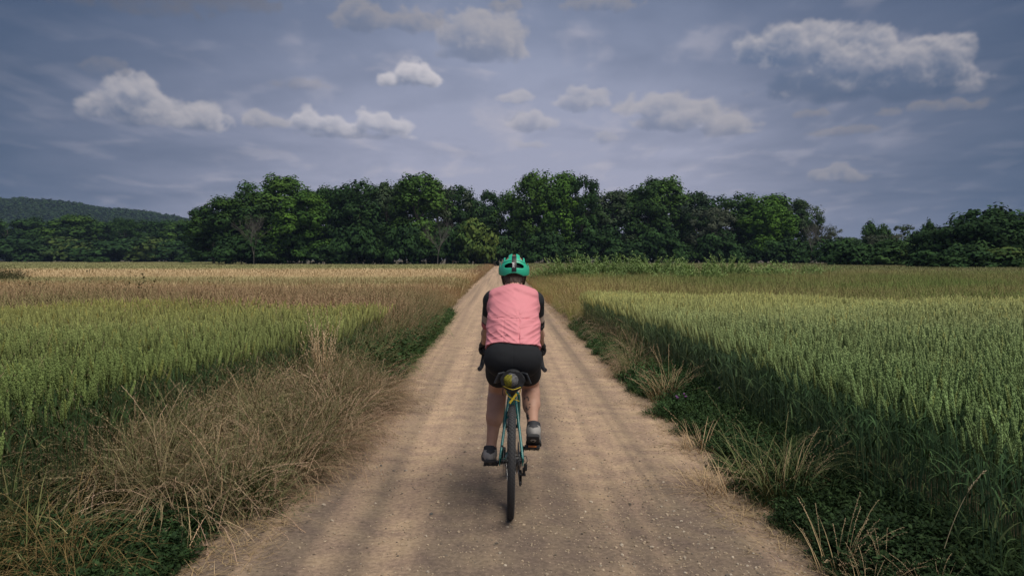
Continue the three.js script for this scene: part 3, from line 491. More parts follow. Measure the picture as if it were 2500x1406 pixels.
{ // purple thistle-like flowers on the right verge
  const R = rng(91); const fl = []; [[1651, 972], [1668, 965], [1676, 972], [1654, 976], [1756, 948]].forEach(([px, py]) => { const [x, d] = gp(px, py + 45), t = thing('wild_flower', 'small purple wild flower among the weeds of the right verge', 'flower', 'purple flowers on the right verge'), s = new MB(), f = new MB(), top = V(0.02 * (R() - 0.5), 0.26, 0.02 * (R() - 0.5)); s.tube([V(0, 0, 0), top], [0.002, 0.0015], 3, [0.05, 0.09, 0.03]); for (let k = 0; k < 14; k++) { const u = V(R() - 0.5, 0.4 + R(), R() - 0.5).normalize(); f.spindle(top, V().copy(top).addScaledVector(u, 0.026), 0.004, [0.28, 0.12, 0.34], 3, 0.7); } fl.push([t, px]); mesh('stem', s.geo(), plantMat, t); mesh('bloom', f.geo(), plantMat, t); t.position.set(x, y0, -d); }); countLabels(fl, (n) => `small purple wild flower on the right verge, ${n} from left of the purple flowers`);
}

/* ---------- fields farther off ---------- */
const brownVar = [101, 102, 103, 104].map((s) => tuftGeo(s, { n: 46, r: 0.26, h: 0.80, lean: 0.18, bend: 0.9, w: 0.0048, head: 0.5, base: [0.14, 0.13, 0.05], tip: [0.33, 0.25, 0.135], head2: [0.36, 0.22, 0.145], headc: [0.38, 0.25, 0.155], seg: 3, hl: 0.035, hr: 0.006, spk: 2, lift: 0.6 }));
const meadowVar = [111, 112, 113, 114].map((s) => tuftGeo(s, { n: 50, r: 0.30, h: 1.02, lean: 0.12, bend: 0.6, w: 0.0055, head: 0.45, base: [0.10, 0.16, 0.03], tip: [0.20, 0.26, 0.075], head2: [0.28, 0.27, 0.12], headc: [0.29, 0.25, 0.145], seg: 3, hl: 0.04, hr: 0.007, spk: 2, lift: 0.6 }));
scatter('brown_grass', 'band of brown flowering grass beyond the left wheat', 'dry grass', 'grass_tuft', brownVar, dryMat, spread(rng(601), 11000, (R) => {
  const d = 11.0 + 27.5 * R() ** 1.1, x = -lerp(1.72, 0.70 * d + 2.5, R()); if (d < leftBack(x) - 2.6 * R() * R()) return null;
  const g = fbm(x * 0.16, d * 0.30, 81, 4), far = smooth(20, 30, d); let c = mixc([1, 1, 1], [0.62, 0.86, 0.62], clamp(0.30 + 1.6 * g)); c = mulc(c, 0.8 + 0.4 * R()); const road = smooth(-2.6, -1.7, x);
  return { x, y: y0, z: -d, s: (0.92 + 0.3 * R()) * (1 - 0.28 * road) * (1 - 0.2 * far), c: mixc(c, [1.05, 0.98, 0.85], 0.4 * far) };
}), 6);
scatter('roadside_grass', 'dry brown grass lining both sides of the far part of the track', 'dry grass', 'grass_tuft', brownVar, dryMat, spread(rng(607), 2600, (R) => {
  const d = 26 + 150 * R() ** 1.5, s = R() < 0.5 ? -1 : 1, x = s * (1.7 + 2.0 * R()); return { x, y: y0, z: -d, s: (0.55 + 0.4 * R()) * (0.75 + 0.25 * smooth(1.7, 2.6, Math.abs(x))), c: mulc(s < 0 ? [0.95, 0.9, 0.85] : [1.25, 1.08, 0.95], 0.8 + 0.4 * R()) };
}), 6);
const ripeVar = [121, 122, 123].map((s) => patchGeo(s, { n: 230, w: 1.5, h: 0.64, b: 0.007, c0: [0.38, 0.28, 0.13], c1: [0.55, 0.415, 0.245] }));
const ripeBig = [124, 125, 126].map((s) => patchGeo(s, { n: 260, w: 3.4, h: 0.58, b: 0.02, c0: [0.38, 0.28, 0.13], c1: [0.55, 0.415, 0.245], bend: 1.2 }));
const fieldTone = (x, d) => {                            // ripe straw, with greener bands along the field
  const g = fbm(x * 0.03, d * 0.11, 83, 4), band = smooth(30, 37, d) * smooth(52, 43, d), back = smooth(84, 104, d), gr = clamp(0.85 * band * (0.75 + 0.9 * g) + 0.85 * back + 0.55 * g - 0.05);
  return mixc([1, 1, 1], [0.40, 0.60, 0.42], gr);
};
scatter('ripe_field', 'pale straw-coloured ripe crop filling the left middle distance', 'crop field', 'straw', ripeVar, dryMat, spread(rng(602), 8500, (R) => {
  const d = 27 + 36 * R() ** 0.8, x = -lerp(1.7, 0.72 * d + 5, R()); if (x > -2.7) return null; return { x, y: y0, z: -d, s: 0.85 + 0.3 * R(), turn: R() * 6.28, c: mulc(fieldTone(x, d), 0.85 + 0.3 * R()) };
}), 6);
scatter('ripe_field', 'far part of the left field, straw fading to green before the wood', 'crop field', 'straw', ripeBig, dryMat, spread(rng(603), 9500, (R) => {
  const d = 58 + 290 * R() ** 1.35, x = lerp(-0.72 * d - 10, d > 180 ? -70 : -1.8, R()); if (x > -3.9 || (d > 178 && x > -0.33 * d)) return null; return { x, y: y0, z: -d, s: (0.8 + 0.35 * R()), turn: R() * 6.28, c: mulc(fieldTone(x, d), 0.85 + 0.3 * R()) };
}), 6);
scatter('meadow_grass', 'tall flowering meadow grass behind the right wheat', 'meadow', 'grass_tuft', meadowVar, dryMat, spread(rng(604), 22000, (R) => {
  const d = 15 + 44 * R() ** 0.95, x = lerp(1.8, 0.72 * d + 3, R()); if (d < rightBack(x) + 0.7 || (x < 2.6 && d < 17.5)) return null;
  const g = fbm(x * 0.14, d * 0.2, 85, 4), pale = smooth(9, 2, x) * smooth(60, 22, d), c = mixc(mixc([1.08, 0.95, 0.9], [0.62, 0.92, 0.55], clamp(0.40 + 1.7 * g)), [1.45, 1.18, 1.1], 0.8 * pale), road = smooth(3.2, 1.7, x);
  return { x, y: y0, z: -d, s: (0.66 + 0.22 * R()) * (1 - 0.3 * road), tilt: 0.15 * (R() - 0.5), c: mulc(c, 0.78 + 0.4 * R()) };
}), 6);
const meadowBig = [131, 132, 133].map((s) => patchGeo(s, { n: 200, w: 2.6, h: 0.72, b: 0.013, c0: [0.12, 0.155, 0.05], c1: [0.25, 0.22, 0.115], bend: 0.8 }));
scatter('meadow_grass', 'far brownish part of the right meadow in front of the trees', 'meadow', 'grass_tuft', meadowBig, dryMat, spread(rng(605), 11000, (R) => {
  const d = 50 + 128 * R() ** 1.2, x = lerp(3.4, 0.72 * d + 5, R()); const g = fbm(x * 0.06, d * 0.1, 87, 4), c = mixc([1, 1, 1], [0.62, 0.95, 0.6], clamp(0.35 + 1.6 * g)); const e = smooth(25, 60, x);
  return { x, y: y0, z: -d, s: (0.85 + 0.35 * R()), turn: R() * 6.28, c: mulc(c, (0.8 + 0.35 * R()) * (1 - 0.25 * e)) };
}), 6);
{ // dark dock stems standing in the left field
  const dock = [141, 142].map((s) => leafyGeo(s, { n: 8, r: 0.2, h: 1.2, l: 0.065, lv: 7, wl: 0.3, bend: 0.2, c: [0.06, 0.06, 0.03], c2: [0.08, 0.09, 0.035] }));
  const D = [[88, 682, 26], [98, 680, 26], [80, 684, 26.5], [40, 678, 29], [165, 672, 33], [255, 668, 34], [305, 690, 22], [360, 690, 23], [382, 656, 55], [545, 678, 29], [232, 682, 27]];
  const dl = []; D.forEach(([px, py, d], i) => { const t = thing('dock_plant', 'dark dock plant standing up out of the pale left field', 'weed', 'dark dock plants in the left field'); dl.push([t, px]); mesh('stems', dock[i % 2], plantMat, t).userData.kind = 'stuff'; t.position.set(groundX(px, d), y0, -d); t.rotation.y = i * 2.1; t.scale.setScalar(0.85 + 0.12 * (i % 4)); });
  countLabels(dl, (n) => `dark dock plant in the pale left field, ${n} from left of the single ones`);
  const R = rng(606); scatter('dock_row', 'row of dark standing weed stems at the far left of the pale field', 'weeds', 'stem', dock, plantMat, spread(R, 80, () => { const d = 40 + 8 * R(), px = 110 * R() - 60; return { x: groundX(px, d), y: y0, z: -d, s: 0.85 + 0.3 * R() }; }), 6);
}

/* ---------- trees ---------- */
const barkMat = std([0.10, 0.085, 0.07], 0.95), leafMat = vcol(0.8);
// crown in a unit frame: about 1 wide and reaching from y = 0.1 to 1; lobes of leaf sprays on limbs
function crownGeo(seed, o) {
  const R = rng(seed), m = new MB(), lobes = [], n = V(), out = V();
  const prof = o.prof, gauss = () => (R() + R() + R() - 1.5) / 1.5;
  for (let i = 0; i < o.lobes; i++) {
    const t = R() ** (o.topHeavy ?? 0.85), y = lerp(o.y0 ?? 0.16, 0.93, t), w = prof(t) * 0.5, a = R() * 6.283, rr = Math.sqrt(0.15 + 0.85 * R()) * w * 0.86;
    lobes.push([Math.cos(a) * rr, y, Math.sin(a) * rr, (o.lr ?? 0.13) * (0.65 + 0.7 * R()), 0.75 + 0.5 * R(), R()]);
  }
  const ay = Math.min(2, (o.asp ?? 0.7) / 0.7), per = Math.round(o.cards / o.lobes);
  for (const [lx, ly, lz, lr, tone, hue] of lobes) {
    const subs = []; for (let s = 0; s < 7; s++) { const u = V(gauss(), gauss() * 0.8 + 0.25, gauss()).normalize(); subs.push([lx + u.x * lr * 0.75, ly + u.y * lr * 0.5 * ay, lz + u.z * lr * 0.75, lr * (0.35 + 0.35 * R())]); }
    for (let k = 0; k < per; k++) {
      const s = subs[Math.floor(R() * 7)], u = V(gauss(), gauss(), gauss()).normalize(), q = 0.72 + 0.42 * R(), p = V(s[0] + u.x * s[3] * q, s[1] + u.y * s[3] * q * 0.8 * ay * (u.y < 0 ? 0.7 : 1), s[2] + u.z * s[3] * q);
      out.set(p.x - lx, (p.y - ly) * 1.3 / ay + 0.05, p.z - lz).normalize(); n.copy(u).addScaledVector(out, 0.7).add(V(R() - 0.5, R() - 0.3, R() - 0.5).multiplyScalar(0.8)).normalize();
      const a = V(R() - 0.5, R() - 0.5, R() - 0.5).cross(n).normalize(), b = V().crossVectors(n, a), sz = o.size * (0.55 + 0.9 * R()), as = o.asp ?? 0.7, c = mulc(mixc(o.c, o.c2, clamp(hue * 0.7 + 0.5 * R() - 0.1)), tone * (0.72 + 0.55 * R())), sn = V().copy(n).lerp(out, 0.5).normalize();
      a.y *= as; b.y *= as; const q0 = m.v(V().copy(p).addScaledVector(a, -sz), sn, c), q1 = m.v(V().copy(p).addScaledVector(b, sz * (0.5 + 0.4 * R())), sn, c), q2 = m.v(V().copy(p).addScaledVector(a, sz * (0.8 + 0.4 * R())), sn, c), q3 = m.v(V().copy(p).addScaledVector(b, -sz * (0.5 + 0.3 * R())), sn, c); m.quad(q0, q1, q2, q3);
    }
  }
  return { geo: m.geo(), lobes };
}
function trunkGeo(seed, lobes, r = 0.022, top = 0.72) {
  const R = rng(seed), m = new MB(), c = [1, 1, 1], P = []; for (let k = 0; k <= 6; k++) P.push(V(0.015 * Math.sin(k * 1.3 + seed), top * k / 6, 0.015 * Math.cos(k + seed)));
  m.tube(P, P.map((_, k) => r * (k === 0 ? 1.5 : 1 - 0.12 * k)), 7, c);
  lobes.filter((_, i) => i % 2 === 0).slice(0, 16).forEach(([x, y, z]) => { const t = clamp((y - 0.18) / top * 0.8, 0.2, 0.95), a = P[Math.floor(t * 6)], e = V(x, y, z), mid = V().lerpVectors(a, e, 0.5); mid.y -= 0.03; m.tube([a, mid, e], [r * 0.42, r * 0.28, r * 0.08], 4, c); });
  return m.geo();
}
const round = (t) => Math.sin(Math.PI * (0.16 + 0.80 * t)) ** 0.7, wide = (t) => (t < 0.15 ? 0.72 + 1.8 * t : Math.sqrt(Math.max(0, 1 - ((t - 0.35) / 0.68) ** 2))), cone = (t) => 1.02 * (1 - t * 0.82), tallp = (t) => 0.55 + 0.45 * Math.sin(Math.PI * (0.1 + 0.8 * t));
const G1 = [0.040, 0.086, 0.022], G2 = [0.074, 0.140, 0.024], D1 = [0.026, 0.060, 0.019], D2 = [0.047, 0.092, 0.024], S1 = [0.062, 0.086, 0.048], S2 = [0.095, 0.118, 0.062], Y2 = [0.13, 0.165, 0.04];
const kinds = {
  oak: [[201, { lobes: 56, cards: 13500, size: 0.021, lr: 0.135, prof: wide, c: D1, c2: G2, y0: 0.07, topHeavy: 1 }], [202, { lobes: 52, cards: 13500, size: 0.021, lr: 0.14, prof: round, c: D1, c2: D2, y0: 0.08, topHeavy: 1 }], [203, { lobes: 58, cards: 13500, size: 0.020, lr: 0.13, prof: wide, c: G1, c2: G2, y0: 0.07, topHeavy: 1 }]],
  ash: [[211, { lobes: 46, cards: 10500, size: 0.020, lr: 0.12, prof: tallp, c: D1, c2: G1, y0: 0.1 }], [212, { lobes: 44, cards: 10500, size: 0.020, lr: 0.12, prof: round, c: G1, c2: S1, y0: 0.12 }]],
  copse: [[261, { lobes: 50, cards: 9000, size: 0.026, lr: 0.14, asp: 1.2, prof: round, c: D1, c2: D2, y0: 0.06, topHeavy: 1 }], [262, { lobes: 46, cards: 9000, size: 0.026, lr: 0.14, asp: 1.2, prof: tallp, c: D1, c2: G1, y0: 0.06, topHeavy: 1 }]],
  willow: [[221, { lobes: 34, cards: 6500, size: 0.017, lr: 0.12, prof: tallp, c: S1, c2: S2, y0: 0.12 }]],
  birch: [[231, { lobes: 30, cards: 4600, size: 0.024, lr: 0.13, prof: tallp, c: S1, c2: D2, y0: 0.14 }]],
  bush: [[241, { lobes: 24, cards: 3600, size: 0.032, lr: 0.17, asp: 1.7, prof: wide, c: D1, c2: G1, y0: 0.10, topHeavy: 1.0 }], [242, { lobes: 26, cards: 3600, size: 0.030, lr: 0.16, asp: 1.7, prof: round, c: D1, c2: D2, y0: 0.08, topHeavy: 1.1 }], [243, { lobes: 22, cards: 3200, size: 0.032, lr: 0.17, asp: 1.6, prof: round, c: G1, c2: [0.115, 0.155, 0.035], y0: 0.10 }]],
};
const built = {}; for (const k in kinds) built[k] = kinds[k].map(([s, o]) => { const c = crownGeo(s, o); return { crown: c.geo, trunk: trunkGeo(s, c.lobes, k === 'bush' ? 0.012 : 0.02, k === 'bush' ? 0.4 : 0.74) }; });
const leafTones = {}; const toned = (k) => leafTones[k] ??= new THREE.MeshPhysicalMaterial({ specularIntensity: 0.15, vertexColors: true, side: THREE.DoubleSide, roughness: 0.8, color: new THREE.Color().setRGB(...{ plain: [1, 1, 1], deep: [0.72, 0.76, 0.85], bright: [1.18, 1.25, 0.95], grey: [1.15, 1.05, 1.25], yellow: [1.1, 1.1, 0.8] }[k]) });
const Rt = rng(909);
// a tree whose crown is w pixels wide and tops out at pixel row top, D metres away
function tree(kind, i, px, top, w, D, tone, label, cat = 'tree', group) {
  const b = built[kind][i % built[kind].length], h = at(px, top, D).y + 0.1, wd = w * D / FPX * 1.14, t = thing(kind === 'bush' ? 'bush' : kind === 'copse' ? 'broadleaf_tree' : `${kind}_tree`, label, cat, group);
  mesh('trunk', b.trunk, barkMat, t); const c = mesh('crown', b.crown, toned(tone), t); c.userData.kind = 'stuff';
  t.position.set(groundX(px, D), -0.1, -D); t.scale.set(wd, h, wd); t.rotation.y = Rt() * 6.28; return t;
}
const rowLabel = (look, k, row) => `${look}, ${ORD[k]} from left ${row}`;
[ // front of the central wood
  ['oak', 0, 556, 482, 160, 186, 'deep', 'broad dark drooping tree'], ['oak', 1, 612, 458, 150, 190, 'plain', 'rounded dark green tree'], ['oak', 2, 690, 434, 170, 192, 'plain', 'tall domed tree'],
  ['oak', 0, 742, 470, 150, 184, 'bright', 'brighter green leafy tree'], ['ash', 0, 812, 452, 100, 190, 'plain', 'narrow tall tree'], ['oak', 1, 880, 450, 150, 188, 'deep', 'dark rounded tree'], ['ash', 1, 945, 446, 110, 190, 'plain', 'greyish green upright tree'],
  ['oak', 2, 1022, 430, 170, 188, 'plain', 'tallest tree left of the cyclist'], ['willow', 0, 1092, 455, 120, 190, 'plain', 'pale-leaved drooping tree'], ['oak', 1, 1128, 468, 100, 192, 'deep', 'dark tree beside the track gap'],
  ['ash', 0, 1216, 466, 96, 214, 'plain', 'small airy tree'], ['oak', 2, 1302, 428, 130, 190, 'plain', 'tall lobed tree above the cyclist'], ['oak', 0, 1362, 422, 130, 190, 'bright', 'tallest tree right of the cyclist'], ['ash', 0, 1420, 434, 90, 188, 'plain', 'tall tree beside a light gap'],
  ['ash', 1, 1500, 466, 130, 192, 'grey', 'greyish tree'], ['oak', 1, 1580, 446, 130, 190, 'plain', 'dark full tree'], ['oak', 2, 1622, 440, 140, 194, 'plain', 'high domed tree'], ['ash', 1, 1702, 474, 110, 190, 'deep', 'upright dark tree'], ['willow', 0, 1738, 506, 110, 184, 'grey', 'grey-green soft tree'], ['oak', 1, 1800, 482, 130, 192, 'plain', 'rounded tree'],
].forEach(([k, i, px, top, w, D, tone, look], n) => tree(k, i, px, top, w, D, tone, rowLabel(look, n, 'in the front row of the wood')));
[['oak', 0, 1868, 476, 150, 188, 'bright', 'bright green spreading tree near the right end of the wood'], ['oak', 2, 1885, 505, 120, 182, 'bright', 'brightest lower leafy crown near the right end of the wood'], ['ash', 1, 1955, 488, 110, 190, 'plain', 'tree with a ragged outline at the right end of the wood'], ['willow', 0, 2005, 548, 70, 186, 'grey', 'small grey tree that closes the right end of the wood']].forEach(([k, i, px, top, w, D, tone, l]) => tree(k, i, px, top, w, D, tone, l));
// the row behind, filling between the crowns
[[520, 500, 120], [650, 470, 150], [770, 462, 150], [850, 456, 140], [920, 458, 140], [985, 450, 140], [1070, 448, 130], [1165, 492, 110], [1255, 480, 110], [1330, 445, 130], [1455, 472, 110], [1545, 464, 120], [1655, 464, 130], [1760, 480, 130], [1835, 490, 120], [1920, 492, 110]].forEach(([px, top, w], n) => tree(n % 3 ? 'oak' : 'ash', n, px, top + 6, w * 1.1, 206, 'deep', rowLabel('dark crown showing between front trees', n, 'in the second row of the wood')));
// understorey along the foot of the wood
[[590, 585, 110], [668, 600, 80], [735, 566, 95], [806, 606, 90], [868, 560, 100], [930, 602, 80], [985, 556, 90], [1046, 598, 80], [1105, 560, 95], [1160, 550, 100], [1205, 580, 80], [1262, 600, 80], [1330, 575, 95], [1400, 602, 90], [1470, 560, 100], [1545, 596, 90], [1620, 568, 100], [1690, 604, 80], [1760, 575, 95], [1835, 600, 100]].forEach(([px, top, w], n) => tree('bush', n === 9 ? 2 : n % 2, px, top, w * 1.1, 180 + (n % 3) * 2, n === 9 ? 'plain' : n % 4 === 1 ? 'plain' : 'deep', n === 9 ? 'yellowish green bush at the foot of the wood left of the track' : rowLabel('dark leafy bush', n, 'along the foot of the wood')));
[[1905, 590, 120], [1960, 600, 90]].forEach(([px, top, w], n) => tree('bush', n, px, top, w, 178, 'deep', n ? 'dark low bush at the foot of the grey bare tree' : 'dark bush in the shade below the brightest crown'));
// far wood on the left, below the hill
[[20, 532, 120], [75, 536, 100], [125, 540, 100], [185, 526, 130], [240, 540, 100], [290, 545, 90], [308, 534, 60], [350, 542, 100], [395, 538, 90], [445, 538, 90], [480, 548, 90], [-40, 535, 120]].forEach(([px, top, w], n) => tree(n % 2 ? 'oak' : 'ash', n, px, top, w * 1.2, 335 + (n % 3) * 8, n % 3 ? 'deep' : 'plain', n === 11 ? 'dark tree of the far left wood, cut off by the picture edge' : rowLabel('dark tree', n, 'in the far wood below the hill')));
[[40, 585, 130], [110, 592, 120], [175, 588, 130], [245, 592, 130], [320, 590, 130], [385, 588, 120], [450, 592, 120], [510, 590, 110]].forEach(([px, top, w], n) => tree('bush', n, px, top, w * 1.3, 318, 'deep', rowLabel('dark bush', n, 'along the foot of the far left wood')));
[[235, 628, 50, 270], [455, 624, 46, 262]].forEach(([px, top, w, D], n) => tree('bush', n, px, top, w, D, 'plain', n ? 'low green bush alone in the field before the far wood, right one' : 'low wide bush alone in the field before the far wood, left one'));
// right: birches and the dark copse, nearer
tree('bush', 0, 2050, 588, 110, 150, 'deep', 'dark bush just right of the grey bare tree'); tree('willow', 0, 2040, 560, 55, 165, 'grey', 'thin pale tree between the wood and the right copse');
tree('copse', 1, 2140, 546, 72, 140, 'grey', 'airy birch-like tree, tallest left of the right copse'); tree('birch', 0, 2198, 550, 70, 138, 'grey', 'pale airy tree, second left of the right copse'); tree('copse', 1, 2266, 544, 40, 136, 'plain', 'narrow pointed tree left of the right copse'); tree('willow', 0, 2312, 556, 74, 130, 'plain', 'soft willow-like tree at the left shoulder of the copse');
tree('willow', 0, 2165, 572, 110, 132, 'grey', 'broad grey-green willow below the two airy trees'); tree('bush', 1, 2240, 580, 100, 128, 'plain', 'rounded green bush below the narrow pointed tree');
[[2090, 600, 100], [2170, 610, 110], [2250, 606, 90]].forEach(([px, top, w], n) => tree('bush', n, px, top, w * 1.2, 122, n === 1 ? 'plain' : 'deep', rowLabel('low bush', n, 'under the airy trees right of the wood')));
tree('copse', 0, 2345, 556, 160, 102, 'deep', 'dark rounded crown at the left of the right copse'); tree('copse', 1, 2425, 510, 170, 106, 'deep', 'highest dark crown of the right copse'); tree('copse', 0, 2500, 536, 180, 102, 'deep', 'dark crown of the right copse at the picture edge'); tree('copse', 0, 2400, 545, 160, 100, 'deep', 'dark crown in the middle of the right copse'); tree('copse', 1, 2290, 585, 90, 104, 'deep', 'lowest dark crown at the left foot of the right copse'); tree('oak', 0, 2580, 540, 150, 104, 'deep', 'dark crown beyond the right picture edge');
[[2300, 615, 110], [2375, 610, 130], [2450, 612, 130], [2520, 612, 130]].forEach(([px, top, w], n) => tree('bush', n, px, top, w * 1.2, 92, 'deep', rowLabel('dark bush', n, 'in front of the right copse')));
tree('copse', 0, 2275, 570, 110, 112, 'deep', 'rounded crown filling the low shoulder of the right copse'); tree('copse', 0, 2180, 590, 110, 124, 'plain', 'low spreading crown under the two airy trees'); tree('copse', 0, 2095, 594, 90, 146, 'deep', 'dark round crown between the grey bare tree and the airy trees');
// distant trees seen in the gap on the right
[[2080, 580, 90], [2125, 584, 90]].forEach(([px, top, w], n) => tree('oak', n, px, top, w, 420, 'grey', n ? 'hazy distant tree in the gap right of the wood, right one' : 'hazy distant tree in the gap right of the wood, left one'));
// bare grey trees
function bareGeo(seed, h, spread) {
  const R = rng(seed), m = new MB(), c = [1, 1, 1];
  const grow = (p, d, L, r, depth) => {
    const n = 3, pts = [V().copy(p)], q = V().copy(p), e = V().copy(d); for (let k = 0; k < n; k++) { e.add(V((R() - 0.5) * 0.3, 0.05, (R() - 0.5) * 0.3)).normalize(); q.addScaledVector(e, L / n); pts.push(V().copy(q)); }
    m.tube(pts, pts.map((_, k) => r * (1 - 0.35 * k / n)), depth > 2 ? 5 : 3, c);
    if (depth === 0) return; const kids = depth > 3 ? 4 : 3;
    for (let k = 0; k < kids; k++) { const f = V(e.x + (R() - 0.5) * spread, e.y * 0.9 + 0.15, e.z + (R() - 0.5) * spread).normalize(); grow(pts[k % 2 ? 2 : 3], f, L * (0.62 + 0.2 * R()), r * 0.6, depth - 1); }
  };
  grow(V(0, 0, 0), V(0, 1, 0), h * 0.36, h * 0.011, 5); return m.geo();
}
const bareMat = std([0.135, 0.125, 0.11], 0.95);
[[1068, 538, 174, 301, 1.4, 'leafless grey tree standing at the edge of the wood left of the cyclist'], [618, 530, 176, 302, 1.5, 'thin leafless grey tree in front of the dark left end of the wood'], [1978, 540, 174, 303, 1.5, 'leafless pale grey tree at the right end of the wood']].forEach(([px, top, D, s, sp, l]) => { const t = thing('bare_tree', l, 'tree'); mesh('branches', bareGeo(s, at(px, top, D).y, sp), bareMat, t); t.position.set(groundX(px, D), -0.1, -D); });
// young willow scrub in the right meadow
const scrubVar = [251, 252, 253].map((s) => { const R = rng(s), m = new MB(); for (let i = 0; i < 190; i++) { const r = 0.42 * Math.sqrt(R()), a0 = R() * 6.28, base = V(Math.cos(a0) * r * 0.8, 0, Math.sin(a0) * r * 0.8), a = a0 + (R() - 0.5), d = V(Math.cos(a), 0, Math.sin(a)), L = (1.05 - 0.6 * (r / 0.42) ** 1.6) * (0.6 + 0.4 * R()), pts = arc(base, d, L, 0.1 + 0.3 * r, 0.4, 5), kk = 0.75 + 0.5 * R(); m.strip(pts, tw(5, 0.006), V(-d.z, 0, d.x), pts.map(() => [0.20, 0.27, 0.09]), 0.4); for (let k = 1; k <= 5; k++) for (let j = 0; j < 14; j++) { const p = V().lerpVectors(pts[k - 1], pts[k], R()), b = R() * 6.28, ld = V(Math.cos(b), 0.3 + R(), Math.sin(b)).normalize(), sd = V(-Math.sin(b), 0.3 * (R() - 0.5), Math.cos(b)), ll = 0.038 * (0.6 + 0.6 * R()), c = mulc([0.235, 0.33, 0.115], kk * (0.75 + 0.5 * R())); m.strip([p, V().copy(p).addScaledVector(ld, ll * 0.5), V().copy(p).addScaledVector(ld, ll)], [0.003, 0.0068, 0.0015], sd, [c, c, c], 0.5); } } return m.geo(); });
[[1345, 642, 90, 50], [1395, 620, 120, 46], [1452, 632, 100, 50], [1518, 621, 120, 50], [1590, 625, 140, 47], [1650, 648, 120, 42], [1706, 636, 110, 40], [1775, 629, 100, 47], [1850, 637, 130, 50], [1930, 645, 140, 46], [2010, 641, 80, 55], [1560, 640, 90, 52], [1640, 640, 90, 54], [1480, 652, 110, 42]].forEach(([px, top, w, D], n) => {
  const t = thing('willow_scrub', rowLabel('light green young willow bush', n, 'among those in the right meadow'), 'bush'); t.userData.group = 'young willow bushes in the right meadow';
  mesh('shoots', scrubVar[n % 3], plantMat, t).userData.kind = 'stuff'; const h = at(px, top, D).y + 0.1, s = w * D / FPX; t.position.set(groundX(px, D), -0.1, -D); t.scale.set(s * 1.25, h * (1.08 + 0.24 * ((n * 7) % 5) / 4), s * 1.25); t.rotation.y = n * 1.7;
});
[1330, 1395, 1450, 1518, 1590, 1650, 1706, 1775, 1850, 1930, 2010, 1560, 1640, 1480].map((x, i) => [x, i]).sort((a, b) => a[0] - b[0]).forEach(([, i], k) => { const o = scene.children.filter((q) => q.name.startsWith('willow_scrub'))[i]; o.userData.label = rowLabel('light green young willow bush', k, 'among those in the right meadow'); });

/* ---------- wooded hill far left ---------- */
{
  const top = [[-260, 470], [-120, 476], [0, 485], [60, 482], [120, 486], [200, 493], [270, 505], [340, 512], [420, 524], [480, 532], [560, 545], [700, 575], [900, 620]];
  const crest = (px) => { for (let i = 1; i < top.length; i++) if (px <= top[i][0]) { const t = clamp((px - top[i - 1][0]) / (top[i][0] - top[i - 1][0])); return lerp(top[i - 1][1], top[i][1], t * t * (3 - 2 * t)); } return 632; };
  const D0 = 1250, hill = (x, d) => { const px = 1225 + x / D0 * FPX, H = Math.max(0, (632 - crest(px)) * D0 / FPX - 11); return H * smooth(880, D0, d) * (1 - 0.0 * d) * (d > D0 ? 1 - smooth(D0, 1900, d) * 0.7 : 1) + 4 * fbm(x * 0.01, d * 0.01, 3, 3) - 3; };
  const NX = 70, ND = 40, p = [], idx = []; for (let j = 0; j <= ND; j++) for (let i = 0; i <= NX; i++) { const x = lerp(-1450, -150, i / NX), d = lerp(860, 1950, j / ND); p.push(x, hill(x, d), -d); if (i && j) { const a = (j - 1) * (NX + 1) + i - 1, b = a + 1, c = a + NX + 1; idx.push(a, b, c + 1, a, c + 1, c); } }
  const g = new THREE.BufferGeometry(); g.setAttribute('position', new THREE.Float32BufferAttribute(p, 3)); g.setIndex(idx); g.computeVertexNormals(); const o = mesh('hill', g, std([0.03, 0.06, 0.025], 1)); o.userData.kind = 'structure'; o.userData.label = 'long low hill on the far left';
  const R = rng(808), crown = [1, 2, 3].map((s) => crownGeo(400 + s, { lobes: 9, cards: 260, size: 0.12, lr: 0.26, prof: round, c: D1, c2: D2, y0: 0.3 }).geo), list = [];
  for (let i = 0; i < 16000; i++) { const d = 900 + 460 * R(), x = lerp(-1430, -330, R()); if (x < -1.05 * d) continue; list.push({ x, y: hill(x, d) - 2, z: -d, s: 9 + 6 * R(), sy: 0.8 + 0.3 * R(), c: mulc(vary(R, 0.5), 0.7) }); }
  scatter('hill_forest', 'dark forest covering the far hill on the left', 'forest', 'crown', crown, leafMat, list, 12);
}

/* ---------- bicycle, rider and bag; local frame: x right, y up, s forward of the rear hub (z = -s) ---------- */
const Q = (x, y, s) => V(x, y, -s);
function seat(o) { o.position.set(groundX(1246, 4.84), trackH(0.05, 4.84) - 0.006, -4.84); o.rotation.set(0, -0.010, -0.017, 'YXZ'); return o; }
const tubeG = (pts, r, seg = 24, sides = 10) => new THREE.TubeGeometry(pts.length === 2 ? new THREE.LineCurve3(pts[0], pts[1]) : new THREE.CatmullRomCurve3(pts, false, 'catmullrom', 0.4), pts.length === 2 ? 1 : seg, r, sides, false);
const capG = (a, b, r, r2 = r) => { const d = V().subVectors(b, a), g = new THREE.CylinderGeometry(r2, r, d.length(), 14); g.applyQuaternion(new THREE.Quaternion().setFromUnitVectors(V(0, 1, 0), d.clone().normalize())); g.translate(...V().addVectors(a, b).multiplyScalar(0.5).toArray()); return g; };
const boxG = (w, h, d, at0, r = 0.003) => { const g = new RoundedBoxGeometry(w, h, d, 2, r); g.translate(...at0.toArray()); return g; };
const merge = (a) => mergeGeometries(a.map((g) => { const q = g.index ? g.toNonIndexed() : g; for (const k of Object.keys(q.attributes)) if (!['position', 'normal', 'uv'].includes(k)) q.deleteAttribute(k); return q; }));
